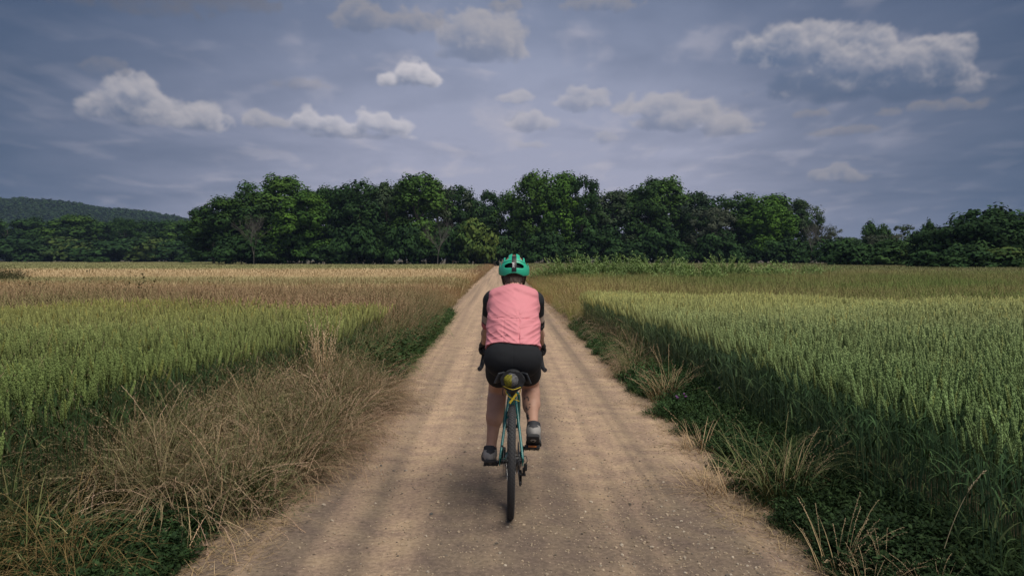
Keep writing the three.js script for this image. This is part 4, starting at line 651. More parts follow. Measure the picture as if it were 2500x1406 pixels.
const M = {
  teal: new THREE.MeshPhysicalMaterial({ color: new THREE.Color().setRGB(0.012, 0.165, 0.155), roughness: 0.32, clearcoat: 0.6, clearcoatRoughness: 0.15 }), black: std([0.014, 0.015, 0.017], 0.5), rubber: std([0.045, 0.045, 0.048], 0.85), rim: std([0.02, 0.02, 0.022], 0.4), steel: std([0.42, 0.42, 0.42], 0.35, { metalness: 0.9 }), darkSteel: std([0.09, 0.09, 0.095], 0.4, { metalness: 0.8 }),
  tape: std([0.016, 0.016, 0.018], 0.8, { bumpMap: tex(64, 64, (u, v) => { const k = 0.5 + 0.5 * Math.sin((v * 8 + u * 1) * 6.283); return [k, k, k]; }), bumpScale: 0.002 }), orange: std([0.75, 0.22, 0.02], 0.3), yellow: std([0.70, 0.52, 0.03], 0.6), hood: std([0.02, 0.02, 0.022], 0.65),
};
{
  const b = seat(thing('bicycle', 'teal gravel bicycle ridden away from the viewer on the dirt track', 'bicycle')), WR = 0.345, hubR = Q(0, WR, 0), hubF = Q(0, WR, 1.03), bb = Q(0, 0.275, 0.43);
  const stTop = Q(0, 0.755, 0.283), htT = Q(0, 0.805, 0.80), htB = Q(0, 0.66, 0.845);
  const g = [capG(bb, stTop, 0.016), capG(Q(0, 0.735, 0.29), Q(0, 0.775, 0.81), 0.0145), capG(bb, Q(0, 0.69, 0.836), 0.019), capG(htB, htT, 0.021), capG(Q(-0.036, 0.275, 0.43), Q(0.036, 0.275, 0.43), 0.022)];
  for (const s of [-1, 1]) { g.push(tubeG([Q(s * 0.070, WR + 0.012, 0.0), Q(s * 0.055, 0.47, 0.075), Q(s * 0.036, 0.60, 0.17), Q(s * 0.015, 0.735, 0.285)], 0.0088), tubeG([Q(s * 0.070, WR, 0.01), Q(s * 0.05, 0.315, 0.15), Q(s * 0.034, 0.285, 0.30), Q(s * 0.03, 0.278, 0.42)], 0.0105), boxG(0.007, 0.05, 0.04, Q(s * 0.071, WR, 0.004))); }
  g.push(capG(Q(-0.03, 0.585, 0.165), Q(0.03, 0.585, 0.165), 0.007)); mesh('frame', merge(g), M.teal, b);
  const fk = [capG(htB, Q(0, 0.63, 0.855), 0.024)]; for (const s of [-1, 1]) fk.push(tubeG([Q(s * 0.022, 0.635, 0.855), Q(s * 0.05, 0.60, 0.87), Q(s * 0.055, 0.45, 0.94), Q(s * 0.052, WR, 1.03)], 0.012)); mesh('fork', merge(fk), M.teal, b);
  // wheels: tyre with tread blocks, rim, spokes, hub
  const tyre = []; { const t = new THREE.TorusGeometry(WR - 0.0245, 0.0225, 16, 90); t.rotateY(Math.PI / 2); tyre.push(t);
    const blk = new THREE.BoxGeometry(1, 1, 1); for (let i = 0; i < 92; i++) for (const [o, w, l] of [[0, 0.009, 0.012], [-0.0105, 0.007, 0.011], [0.0105, 0.007, 0.011], [-0.0185, 0.006, 0.013], [0.0185, 0.006, 0.013]]) { const a = (i + (Math.abs(o) > 0.005 && Math.abs(o) < 0.015 ? 0.5 : 0)) / 92 * 6.2832, ph = o / 0.0225, rr = WR - 0.0245 + 0.0228 * Math.cos(ph), q = blk.clone(); q.scale(w, 0.0045, l); q.rotateZ(-ph); q.translate(0.0228 * Math.sin(ph), rr, 0); q.rotateX(a); tyre.push(q); } }
  const tyreG = merge(tyre), rimG = (() => { const t = new THREE.TorusGeometry(WR - 0.052, 0.014, 10, 64); t.scale(1, 1, 0.9); t.rotateY(Math.PI / 2); return t; })();
  const spokes = (w) => { const a = []; for (let i = 0; i < 28; i++) { const t = i / 28 * 6.2832, s = i % 2 ? 1 : -1, f = t + (i % 4 < 2 ? 0.55 : -0.55); a.push(capG(V(s * w, 0.024 * Math.cos(f), 0.024 * Math.sin(f)), V(s * 0.004, (WR - 0.06) * Math.cos(t), (WR - 0.06) * Math.sin(t)), 0.0011)); } return merge(a); };
  for (const [n, h, turn] of [['rear_wheel', hubR, 0], ['front_wheel', hubF, 0.02]]) { const w = new THREE.Group(); w.name = n; w.position.copy(h); w.rotation.y = turn; b.add(w); mesh('tyre', tyreG, M.rubber, w); mesh('rim', rimG, M.rim, w); mesh('spokes', spokes(0.032), M.steel, w).userData.kind = 'stuff'; mesh('hub', merge([capG(V(-0.062, 0, 0), V(0.062, 0, 0), 0.014), capG(V(-0.036, 0, 0), V(-0.03, 0, 0), 0.027), capG(V(0.03, 0, 0), V(0.036, 0, 0), 0.027)]), M.black, w); const ro = new THREE.RingGeometry(0.045, 0.078, 40); const rg = merge([capG(V(-0.0495, 0, 0), V(-0.0478, 0, 0), 0.079)]); mesh('brake_rotor', rg, M.darkSteel, w); }
  mesh('brake_caliper', merge([boxG(0.030, 0.046, 0.05, Q(-0.05, 0.392, 0.065), 0.008), boxG(0.016, 0.03, 0.03, Q(-0.058, 0.42, 0.05), 0.006), capG(Q(-0.07, 0.41, 0.06), Q(-0.05, 0.41, 0.06), 0.009)]), M.black, b);
  // drive train
  const cas = []; for (let i = 0; i < 11; i++) { const r = 0.070 - 0.0047 * i, x = 0.026 + 0.0037 * i; cas.push(capG(Q(x, WR, 0), Q(x + 0.0019, WR, 0), r)); for (let k = 0; k < 18; k++) { const a = k / 18 * 6.283 + i; cas.push(boxG(0.0018, 0.008, 0.004, Q(x + 0.001, WR + (r + 0.002) * Math.sin(a), (r + 0.002) * Math.cos(a)), 0.0005)); } } mesh('cassette', merge(cas), M.darkSteel, b);
  mesh('rear_derailleur', merge([boxG(0.020, 0.045, 0.03, Q(0.088, 0.312, 0.0), 0.007), boxG(0.016, 0.03, 0.05, Q(0.078, 0.285, 0.02), 0.006), boxG(0.006, 0.085, 0.022, Q(0.064, 0.235, 0.035), 0.003), boxG(0.004, 0.085, 0.022, Q(0.052, 0.235, 0.035), 0.002), capG(Q(0.052, 0.268, 0.035), Q(0.064, 0.268, 0.035), 0.018), capG(Q(0.052, 0.202, 0.038), Q(0.064, 0.202, 0.038), 0.018), boxG(0.045, 0.016, 0.02, Q(0.068, 0.262, 0.012), 0.005)]), M.black, b);
  mesh('shift_cable', tubeG([Q(0.086, 0.33, -0.01), Q(0.096, 0.36, -0.045), Q(0.088, 0.385, -0.02), Q(0.070, 0.36, 0.05)], 0.0024), M.black, b);
  const cr = []; cr.push(capG(Q(0.046, 0.275, 0.43), Q(0.049, 0.275, 0.43), 0.083)); for (let k = 0; k < 40; k++) { const a = k / 40 * 6.283; cr.push(boxG(0.0025, 0.008, 0.006, Q(0.0475, 0.275 + 0.085 * Math.sin(a), 0.43 + 0.085 * Math.cos(a)), 0.0006)); } mesh('chainring', merge(cr), M.darkSteel, b);
  const ch = [], loop = []; for (let k = 0; k <= 12; k++) { const a = Math.PI / 2 - k / 12 * Math.PI; loop.push(Q(0.0475, 0.275 + 0.087 * Math.sin(a), 0.43 + 0.087 * Math.cos(a))); } loop.push(Q(0.056, 0.185, 0.05), Q(0.058, 0.19, 0.022), Q(0.058, 0.235, 0.045), Q(0.05, 0.285, 0.02), Q(0.046, 0.33, -0.05), Q(0.046, 0.39, -0.025), Q(0.046, 0.397, 0.0), Q(0.0475, 0.362, 0.40)); mesh('chain', new THREE.TubeGeometry(new THREE.CatmullRomCurve3(loop, true, 'catmullrom', 0.15), 120, 0.0042, 5, true), M.darkSteel, b);
  const PL = Q(-0.135, 0.185, 0.574), PR = Q(0.135, 0.365, 0.286); mesh('crank_arm', merge([capG(Q(-0.058, 0.275, 0.43), Q(-0.078, 0.187, 0.571), 0.013, 0.011), capG(Q(-0.04, 0.275, 0.43), Q(-0.07, 0.275, 0.43), 0.018)]), M.black, b); mesh('crank_arm', merge([capG(Q(0.062, 0.275, 0.43), Q(0.080, 0.363, 0.289), 0.013, 0.011), capG(Q(0.05, 0.275, 0.43), Q(0.074, 0.275, 0.43), 0.018)]), M.black, b);
  for (const [p, s, tilt] of [[PL, -1, -0.1], [PR, 1, -0.35]]) {
    const pg = new THREE.Group(); pg.name = 'pedal'; pg.position.copy(p); pg.rotation.x = tilt; b.add(pg); const a = [boxG(0.098, 0.024, 0.022, V(0, 0, -0.04), 0.004), boxG(0.098, 0.024, 0.022, V(0, 0, 0.04), 0.004), boxG(0.014, 0.022, 0.09, V(-0.042, 0, 0), 0.004), boxG(0.014, 0.022, 0.09, V(0.042, 0, 0), 0.004), boxG(0.03, 0.02, 0.09, V(0, 0, 0), 0.004), capG(V(-s * 0.075, 0, 0), V(s * 0.04, 0, 0), 0.008)];
    for (const px of [-0.04, -0.015, 0.015, 0.04]) for (const pz of [-0.044, 0.044]) a.push(capG(V(px, -0.016, pz), V(px, 0.016, pz), 0.0025)); mesh('pedal_body', merge(a), M.black, pg); if (s > 0) mesh('reflector', boxG(0.052, 0.011, 0.004, V(0, 0.001, 0.0525), 0.001), M.orange, pg); mesh('reflector', boxG(0.052, 0.011, 0.004, V(0, 0.001, -0.0525), 0.001), M.orange, pg);
  }
  // saddle, post, cockpit
  mesh('seatpost', merge([capG(stTop, Q(0, 0.885, 0.243), 0.0136), boxG(0.05, 0.02, 0.035, Q(0, 0.888, 0.242), 0.006), capG(Q(-0.022, 0.895, 0.17), Q(-0.022, 0.895, 0.30), 0.0035), capG(Q(0.022, 0.895, 0.17), Q(0.022, 0.895, 0.30), 0.0035)]), M.black, b);
  mesh('seat_clamp', capG(Q(0, 0.748, 0.285), Q(0, 0.765, 0.280), 0.0195), M.black, b);
  mesh('saddle', nets((x, y, z) => { const s = -z, w = lerp(0.072, 0.018, smooth(0.08, 0.30, s)); const k = Math.hypot(x / w, (y - 0.921 - 0.1 * (s - 0.2) ** 2) / 0.02) - 1; return Math.max(k * 0.02, Math.abs(s - 0.225) - 0.135); }, [-0.09, 0.88, -0.38], [0.09, 0.96, -0.07], 0.006), M.black, b);
  const bar = [Q(0, 0.90, 0.875)]; mesh('stem', merge([capG(htT, Q(0, 0.85, 0.787), 0.018), capG(Q(0, 0.845, 0.79), Q(0, 0.90, 0.875), 0.015), capG(Q(-0.022, 0.90, 0.875), Q(0.022, 0.90, 0.875), 0.021)]), M.black, b);
  for (const s of [-1, 1]) {
    const P = [Q(0, 0.90, 0.875), Q(s * 0.12, 0.90, 0.875), Q(s * 0.185, 0.902, 0.885), Q(s * 0.203, 0.905, 0.93), Q(s * 0.208, 0.885, 0.965), Q(s * 0.215, 0.84, 0.955), Q(s * 0.222, 0.805, 0.90), Q(s * 0.233, 0.80, 0.80)];
    const hb = mesh('handlebar', tubeG(P, 0.0155, 60, 12), M.tape, b); mesh('bar_end', merge([capG(Q(s * 0.2328, 0.80, 0.8005), Q(s * 0.2335, 0.80, 0.794), 0.0165, 0.013)]), M.darkSteel, hb);
    const lv = mesh('brake_lever', merge([capG(Q(s * 0.204, 0.915, 0.93), Q(s * 0.203, 0.935, 1.00), 0.021, 0.019), capG(Q(s * 0.203, 0.93, 0.995), Q(s * 0.202, 0.965, 1.015), 0.018, 0.014), boxG(0.03, 0.034, 0.03, Q(s * 0.222, 0.905, 0.955), 0.008)]), M.hood, b); mesh('lever_blade', tubeG([Q(s * 0.206, 0.93, 1.01), Q(s * 0.212, 0.89, 1.025), Q(s * 0.224, 0.83, 1.01), Q(s * 0.23, 0.80, 0.99)], 0.0065), M.black, lv);
  }
}

/* ---------- the rider ---------- */
const BR = (() => {                                    // joints (x, y, s)
  const hip = (s) => [s * 0.080, 0.958, 0.225];
  return { hipL: hip(-1), hipR: hip(1), kneeL: [-0.098, 0.70, 0.56], kneeR: [0.125, 0.72, 0.58], ankL: [-0.135, 0.315, 0.468], ankR: [0.135, 0.52, 0.222], sh: (s) => [s * 0.148, 1.305, 0.565], el: (s) => [s * 0.168, 1.095, 0.70], wr: (s) => [s * 0.203, 0.985, 0.905] };
})();
const torso = (x, y, s) => { const q = x / 1.30; let d = smin(cap(q, y, s, [0, 0.985, 0.205], [0, 1.16, 0.355], 0.124, 0.114), cap(q, y, s, [0, 1.16, 0.355], [0, 1.288, 0.515], 0.114, 0.118), 0.04); const k = x < 0 ? -1 : 1; return smin(d, cap(x, y, s, [0, 1.312, 0.55], [k * 0.132, 1.300, 0.55], 0.060, 0.060), 0.07); };
const pelvis = (x, y, s) => { let d = cap(x / 1.20, y, s, [0, 0.985, 0.205], [0, 1.13, 0.33], 0.124, 0.116); d = smin(d, ell(x, y, s, [0, 0.955, 0.165], [0.150, 0.105, 0.128]), 0.04); for (const k of [-1, 1]) d = smin(d, Math.hypot(x - k * 0.064, y - 0.950, s - 0.155) - 0.094, 0.06); return d; };
const thigh = (x, y, s, h, k) => smin(cap(x, y, s, h, k, 0.086, 0.060), cap(x, y, s, [h[0], h[1] - 0.01, h[2] + 0.05], [lerp(h[0], k[0], 0.5), lerp(h[1], k[1], 0.5) - 0.005, lerp(h[2], k[2], 0.5)], 0.084, 0.074), 0.03);
const shank = (x, y, s, k, a) => { const L = (t, dx, dy, ds) => [lerp(k[0], a[0], t) + dx, lerp(k[1], a[1], t) + dy, lerp(k[2], a[2], t) + ds]; const bs = -0.022; let d = cap(x, y, s, k, L(0.5, 0, 0, 0), 0.058, 0.049); d = smin(d, cap(x, y, s, L(0.5, 0, 0, 0), a, 0.048, 0.032), 0.03); d = smin(d, cap(x, y, s, L(0.14, 0.010 * Math.sign(k[0]), -0.008, bs), L(0.42, 0.004 * Math.sign(k[0]), -0.012, bs * 1.1), 0.050, 0.045), 0.03); d = smin(d, cap(x, y, s, L(0.16, -0.012 * Math.sign(k[0]), -0.008, bs), L(0.48, -0.008 * Math.sign(k[0]), -0.012, bs), 0.047, 0.040), 0.025); return d; };
const arm = (x, y, s, k) => { const A = BR.sh(k), E = BR.el(k), W = BR.wr(k); return smin(cap(x, y, s, A, E, 0.050, 0.040), smin(cap(x, y, s, E, [lerp(E[0], W[0], 0.35), lerp(E[1], W[1], 0.35), lerp(E[2], W[2], 0.35)], 0.041, 0.041), cap(x, y, s, [lerp(E[0], W[0], 0.35), lerp(E[1], W[1], 0.35), lerp(E[2], W[2], 0.35)], W, 0.041, 0.026), 0.02), 0.02); };
const handSdf = (x, y, s, k, grow = 0) => {
  x *= k; const W = [0.203, 0.985, 0.905]; let d = cap(x, y, s, W, [0.207, 0.972, 0.945], 0.026, 0.023); d = smin(d, cap(x, y, s, [0.193, 0.970, 0.945], [0.214, 0.964, 0.985], 0.018, 0.013), 0.015); d = smin(d, cap(x, y, s, [0.214, 0.962, 0.93], [0.230, 0.950, 0.95], 0.019, 0.013), 0.015); d = smin(d, cap(x, y, s, [0.205, 0.972, 0.95], [0.226, 0.956, 0.965], 0.018, 0.014), 0.015);
  const F = [[[0.219, 0.962, 0.990], [0.231, 0.936, 1.004], [0.228, 0.910, 1.012], [0.214, 0.897, 1.014]], [[0.227, 0.957, 0.974], [0.238, 0.928, 0.986], [0.233, 0.900, 0.992], [0.217, 0.887, 0.992]], [[0.231, 0.951, 0.958], [0.240, 0.922, 0.966], [0.234, 0.896, 0.972], [0.219, 0.884, 0.972]], [[0.232, 0.946, 0.942], [0.239, 0.922, 0.948], [0.234, 0.901, 0.952], [0.221, 0.892, 0.952]]];
  F.forEach((f, i) => { const r = 0.0092 - 0.0007 * (i === 3 ? 2 : 0); let e = 9; for (let j = 0; j < 3; j++) e = Math.min(e, cap(x, y, s, f[j], f[j + 1], r - 0.0006 * j, r - 0.0006 * (j + 1))); d = smin(d, e, j0); });
  let t = Math.min(cap(x, y, s, [0.190, 0.975, 0.935], [0.178, 0.958, 0.962], 0.0135, 0.0105), cap(x, y, s, [0.178, 0.958, 0.962], [0.177, 0.938, 0.985], 0.0105, 0.0085)); return smin(d, t, 0.012) - grow;
};
const j0 = 0.004;
const head = (x, y, s) => {
  let d = ell(x, y, s, [0, 1.528, 0.705], [0.076, 0.098, 0.092]); d = smin(d, cap(x, y, s, [0, 1.475, 0.735], [0, 1.425, 0.775], 0.055, 0.036), 0.03); // skull, jaw and chin
  d = smin(d, cap(x, y, s, [0, 1.30, 0.55], [0, 1.47, 0.685], 0.062, 0.056), 0.03);                    // neck
  d = smin(d, cap(x, y, s, [0, 1.515, 0.795], [0, 1.485, 0.815], 0.008, 0.0125), 0.010);               // nose
  d = smin(d, cap(x, y, s, [-0.022, 1.452, 0.795], [0.022, 1.452, 0.795], 0.007, 0.007), 0.008); d = smax(d, -cap(x, y, s, [-0.02, 1.4555, 0.806], [0.02, 1.4555, 0.806], 0.002, 0.002), 0.003); // lips
  for (const k of [-1, 1]) { d = smax(d, -ell(x, y, s, [k * 0.032, 1.520, 0.800], [0.018, 0.012, 0.012]), 0.010); d = smin(d, ell(x, y, s, [k * 0.031, 1.519, 0.782], [0.012, 0.011, 0.012]), 0.003); d = smin(d, smax(ell(x, y, s, [k * 0.083, 1.490, 0.700], [0.010, 0.033, 0.020]), -ell(x, y, s, [k * 0.094, 1.493, 0.703], [0.006, 0.02, 0.011]), 0.004), 0.006); }
  return d;
};
const skinC = (x, y, z) => {
  const s = -z; let c = [0.50, 0.285, 0.205]; const n = fbm(x * 22, y * 22, s * 22, 3); c = mulc(c, 1 + 0.16 * n); if (y > 1.3) c = mixc(c, [0.56, 0.27, 0.20], 0.4); if (Math.abs(y - 1.454) < 0.006 && s > 0.79) c = [0.42, 0.15, 0.13]; if (Math.hypot(Math.abs(x) - 0.031, y - 1.519) < 0.006 && s > 0.785) c = [0.06, 0.05, 0.045];
  if (x > 0.05 && y > 0.50 && y < 0.70 && s < 0.50) { const u = x + 0.12 * (y - 0.6), v = y, tt = noise(u * 55, v * 26, 3) + 0.55 * noise(u * 120, v * 70, 8), w = Math.exp(-(((u - 0.100) / 0.020) ** 2)) * smooth(0.50, 0.53, v) * smooth(0.695, 0.66, v); if (tt * 0.9 + w * 0.9 > 0.92 && w > 0.25) c = [0.035, 0.035, 0.04]; }
  return c;
};
{
  const p = seat(thing('person', 'cyclist seen from behind in pink jersey, black shorts and green helmet, riding away', 'person'));
  const skinM = new THREE.MeshPhysicalMaterial({ vertexColors: true, roughness: 0.55, sheen: 0.1 });
  const body = (x, y, z) => {
    const s = -z; let d = 9; const near = (b) => d = smin(d, b, 0.02);
    if (y > 0.8) near(Math.min(torso(x, y, s) + 0.016, pelvis(x, y, s) + 0.004)); if (y > 0.6) { near(thigh(x, y, s, BR.hipL, BR.kneeL)); near(thigh(x, y, s, BR.hipR, BR.kneeR)); }
    if (y < 0.86) { near(shank(x, y, s, BR.kneeL, BR.ankL)); near(shank(x, y, s, BR.kneeR, BR.ankR)); if (y < 0.62) { near(cap(x, y, s, BR.ankL, [-0.135, 0.245, 0.57], 0.031, 0.024)); near(cap(x, y, s, BR.ankR, [0.135, 0.44, 0.30], 0.031, 0.024)); } }
    if (y > 0.93) { near(arm(x, y, s, -1)); near(arm(x, y, s, 1)); } if (y > 1.25) near(cap(x, y, s, [0, 1.30, 0.55], [0, 1.47, 0.685], 0.062, 0.056)); return d;
  };
  const handG = (k) => nets((x, y, z) => handSdf(x, y, -z, k), k > 0 ? [0.15, 0.86, -1.05] : [-0.27, 0.86, -1.05], k > 0 ? [0.27, 1.03, -0.86] : [-0.15, 1.03, -0.86], 0.0035, () => [0.5, 0.29, 0.21]);
  const bodyG = mergeGeometries([nets(body, [-0.28, 0.2, -0.98], [0.28, 1.5, 0.03], 0.0085, skinC), nets((x, y, z) => head(x, y + 0.013, -z), [-0.11, 1.34, -0.85], [0.11, 1.65, -0.58], 0.004, skinC), handG(1), handG(-1)]);
  mesh('body', bodyG, skinM, p);
  // shorts
  const cloth = tex(256, 256, (u, v) => { const k = 0.5 + 0.25 * noise(u * 64, v * 64, 1, 64) + 0.25 * Math.sin(u * 6.283 * 64) * Math.sin(v * 6.283 * 64); return [k, k, k]; });
  const along = (x, y, s, a, b) => { const dx = b[0] - a[0], dy = b[1] - a[1], dz = b[2] - a[2]; return ((x - a[0]) * dx + (y - a[1]) * dy + (s - a[2]) * dz) / (dx * dx + dy * dy + dz * dz); };
  const shorts = (x, y, z) => { const s = -z; let d = pelvis(x, y, s); for (const [h, k, e] of [[BR.hipL, BR.kneeL, 0.60], [BR.hipR, BR.kneeR, 0.58]]) d = smin(d, Math.max(thigh(x, y, s, h, k), (along(x, y, s, h, k) - e) * 0.42), 0.018); d = Math.max(d, 0.9 * y + 0.43 * s - 1.022); return d - 0.0075 - 0.0012 * noise(x * 18, y * 30, s * 18) + 0.0012 * Math.exp(-((x / 0.004) ** 2)) * smooth(0.2, 0.08, s); };
  mesh('shorts', nets(shorts, [-0.24, 0.62, -0.62], [0.24, 1.16, 0.02], 0.0065), std([0.0075, 0.009, 0.013], 0.9, { bumpMap: cloth, bumpScale: 0.0004 }), p);
  // jersey with pockets and folds
  const fold = (x, y, s) => {
    const low = smooth(1.36, 1.12, y), sx = x + 0.0; const a = (x < 0.04 ? 0.55 * x + y : -0.5 * x + y) * 1.0, r1 = 1 - Math.abs(noise(a * 22, x * 5 + 3, 2.1)), r2 = 1 - Math.abs(noise((y - 0.35 * x) * 34 + 4, x * 7, 5.3));
    let f = (0.0075 * (r1 ** 3 - 0.35)) * (0.25 + 0.75 * low) + 0.0040 * (r2 ** 4 - 0.2) * low; f += 0.0055 * noise(x * 7 + 1, y * 9, 8.8); const rad = Math.hypot(x - 0.028, (y - 1.22) * 1.1), an = Math.atan2(y - 1.22, x - 0.028); f += 0.0018 * Math.exp(-rad * 12) * Math.sin(an * 7 + 1); 
    const top = smooth(1.27, 1.35, y); f += 0.004 * top * Math.sin((y * 1.0 + Math.abs(x) * 0.35) * 95); // gathers across the shoulders
    const pk = y < 1.206 + 0.012 * noise(x * 9, 2) - 0.25 * x * x ? 1 : 0; f += 0.0058 * pk * smooth(0.15, 0.10, Math.abs(x)) * smooth(1.085, 1.13, y); f -= 0.004 * Math.exp(-(((y - 1.206 - 0.012 * noise(x * 9, 2) + 0.25 * x * x) / 0.003) ** 2)) * smooth(0.15, 0.12, Math.abs(x)); f -= 0.004 * Math.exp(-(((x - 0.036) / 0.0045) ** 2)) * pk + 0.0035 * Math.exp(-(((x + 0.062) / 0.004) ** 2)) * pk * 0.5;
    return f;
  };
  const jersey = (x, y, z) => { const s = -z; let d = smin(torso(x, y, s), pelvis(x, y, s), 0.03) - 0.0135 - fold(x, y, s); d = smax(d, Math.abs(x) - 0.190 + 0.02 * smooth(1.22, 1.34, y), 0.035); d = Math.max(d, -(0.9 * y + 0.43 * s - 0.05 * x - (0.997 - 0.014 * Math.sin(x * 16 + 0.6)))); d = Math.max(d, y - 0.35 * (s - 0.45) - 1.437 + 0.0 * x); return d; };
  const jm = new THREE.MeshPhysicalMaterial({ color: new THREE.Color().setRGB(0.74, 0.265, 0.305), roughness: 0.72, sheen: 0.35, sheenColor: new THREE.Color().setRGB(0.8, 0.5, 0.5), sheenRoughness: 0.6, bumpMap: cloth, bumpScale: 0.0004 });
  const jz = mesh('jersey', nets(jersey, [-0.22, 0.95, -0.78], [0.22, 1.46, 0.0], 0.0052), jm, p);
  { // small dark mark printed low on the back
    const ink = new MB(), surf = (x, y) => { for (let s = -0.05; s < 0.6; s += 0.001) if (jersey(x, y, -s) < 0) return s; return 0.1; };
    for (const [dx, dy, r] of [[-0.012, -0.009, 0.0032], [-0.004, -0.010, 0.0026], [-0.009, -0.002, 0.0026], [-0.001, 0.0, 0.003], [0.004, -0.006, 0.0032], [-0.006, 0.006, 0.0022], [0.010, 0.0, 0.0024], [0.003, 0.007, 0.002], [-0.014, -0.013, 0.0022]]) { const x = -0.036 + dx, y = 1.113 + dy, s = surf(x, y); ink.spindle(Q(x - r, y - r * 0.5, s - 0.0006), Q(x + r, y + r * 0.5, s - 0.0006), r * 0.7, [0.02, 0.02, 0.022], 6, 0.5); }
    mesh('printed_mark', ink.geo(), vcol(0.7), jz);
  }
  // sleeves with bands
  for (const k of [-1, 1]) {
    const A = BR.sh(k), E = BR.el(k), f = (x, y, z) => { const s = -z, t = along(x, y, s, A, E); let d = cap(x, y, s, A, [lerp(A[0], E[0], 1.1), lerp(A[1], E[1], 1.1), lerp(A[2], E[2], 1.1)], 0.0575, 0.052); d = smin(d, cap(x, y, s, [k * 0.09, 1.308, 0.55], [k * 0.128, 1.302, 0.55], 0.070, 0.070), 0.02); d += - 0.003 * noise(x * 16, y * 22, s * 16) - 0.002; return Math.max(d, (t - 0.90) * 0.26); };
    const colr = (x, y, z) => { const t = along(x, y, -z, A, E) + 0.01 * noise(x * 20, y * 20, z * 20); if (k < 0) return t < 0.46 ? [0.012, 0.013, 0.017] : t < 0.70 ? [0.42, 0.33, 0.27] : t < 0.735 ? [0.012, 0.013, 0.016] : [0.52, 0.135, 0.15]; return t < 0.44 ? [0.012, 0.013, 0.017] : t < 0.64 ? [0.46, 0.35, 0.28] : t > 0.78 && t < 0.80 ? [0.25, 0.22, 0.2] : [0.012, 0.013, 0.016]; };
    mesh('sleeve', nets(f, k > 0 ? [0.08, 1.03, -0.83] : [-0.27, 1.03, -0.83], k > 0 ? [0.27, 1.42, -0.48] : [-0.08, 1.42, -0.48], 0.006, colr), new THREE.MeshStandardMaterial({ vertexColors: true, roughness: 0.75, bumpMap: cloth, bumpScale: 0.0004 }), p).userData.label = k < 0 ? 'left sleeve, black with beige and pink bands' : 'right sleeve, black with a beige band';
    mesh('glove', nets((x, y, z) => Math.max(handSdf(x, y, -z, k, 0.0016), -( -z - 0.90) ), k > 0 ? [0.15, 0.86, -1.05] : [-0.27, 0.86, -1.05], k > 0 ? [0.27, 1.03, -0.86] : [-0.15, 1.03, -0.86], 0.0035), M.hood, p);
  }
  // shoes, built along their own length (f from heel to toe), then set on the pedals
  const shoeF = (x, y, f) => {
    let d = ell(x, y, f, [0, 0.055, 0.055], [0.039, 0.062, 0.058]); d = smin(d, ell(x, y, f, [0, 0.048, 0.135], [0.043, 0.046, 0.08]), 0.03); d = smin(d, ell(x, y, f, [0, 0.040, 0.205], [0.047, 0.030, 0.066]), 0.03); d = smin(d, cap(x, y, f, [0, 0.06, 0.062], [0, 0.105, 0.062], 0.044, 0.043), 0.02); d = smax(d, y - 0.108 - 0.25 * Math.abs(f - 0.075), 0.006); return d;
  };
  const soleF = (x, y, f) => { const w = 0.036 + 0.012 * smooth(0.09, 0.18, f) + 0.003; const e = Math.hypot(Math.max(0, Math.abs(x) - w + 0.02), f < 0.045 ? f - 0.045 : f > 0.225 ? f - 0.225 : 0) - 0.045 + (Math.abs(x) < w ? 0 : 0); const lift = 0.010 * smooth(0.20, 0.27, f) + 0.006 * smooth(0.03, 0, f); return smax(Math.max(e, Math.abs(x) - w), Math.abs(y - 0.011 - lift) - 0.0125 + 0.0025 * (Math.sin(f * 420) > 0.2 && y < 0.012 ? 1 : 0), 0.006); };
  const shoeC = (x, y, z) => { const f = -z; if (y > 0.088 - 0.1 * Math.max(0, f - 0.06)) return [0.035, 0.037, 0.045]; if (f < 0.045 && y < 0.062 + 0.5 * Math.abs(x)) return [0.40, 0.385, 0.37]; if (y < 0.034) return [0.36, 0.345, 0.33]; const n = Math.sin(f * 90 + y * 60); return n > 0.35 ? [0.33, 0.315, 0.30] : [0.055, 0.055, 0.062]; };
  const shoeG = nets((x, y, z) => shoeF(x, y, -z), [-0.06, -0.01, -0.29], [0.06, 0.15, 0.02], 0.0045, shoeC), soleG = nets((x, y, z) => soleF(x, y, -z), [-0.06, -0.012, -0.29], [0.06, 0.045, 0.02], 0.0045);
  for (const [x, y, s, tilt, yaw] of [[-0.135, 0.224, 0.400, 0.13, 0.08], [0.135, 0.462, 0.130, 0.46, -0.06]]) { const sh = mesh('shoe', shoeG, new THREE.MeshStandardMaterial({ vertexColors: true, roughness: 0.8 }), p); mesh('sole', soleG, M.rubber, sh); sh.position.copy(Q(x, y, s)); sh.rotation.set(-tilt, yaw, 0, 'YXZ'); }
  // helmet
  const H0 = [0, 1.515, 0.715], HR = [0.108, 0.119, 0.146], shell = (x, y, s, g = 0) => ell(x, y, s, H0, [HR[0] + g, HR[1] + g, HR[2] + g]);
  const bean = (x, y) => { const yc = 1.556 - 2.6 * x * x, hh = 0.0165 * Math.sqrt(Math.max(0, 1 - (Math.abs(x) / 0.068) ** 3)); return Math.abs(x) > 0.066 ? 0.02 : Math.abs(y - yc) - hh; };
  const slot = (x, s, c, w, s0, s1) => Math.max(Math.abs(Math.abs(x) - c) - w, s0 - s, s - s1);
  const edge = (x, s) => 1.483 + 0.019 * Math.max(0, 1 - (x / 0.062) ** 2) * smooth(0.68, 0.6, s) + 0.10 * Math.max(0, s - 0.66);
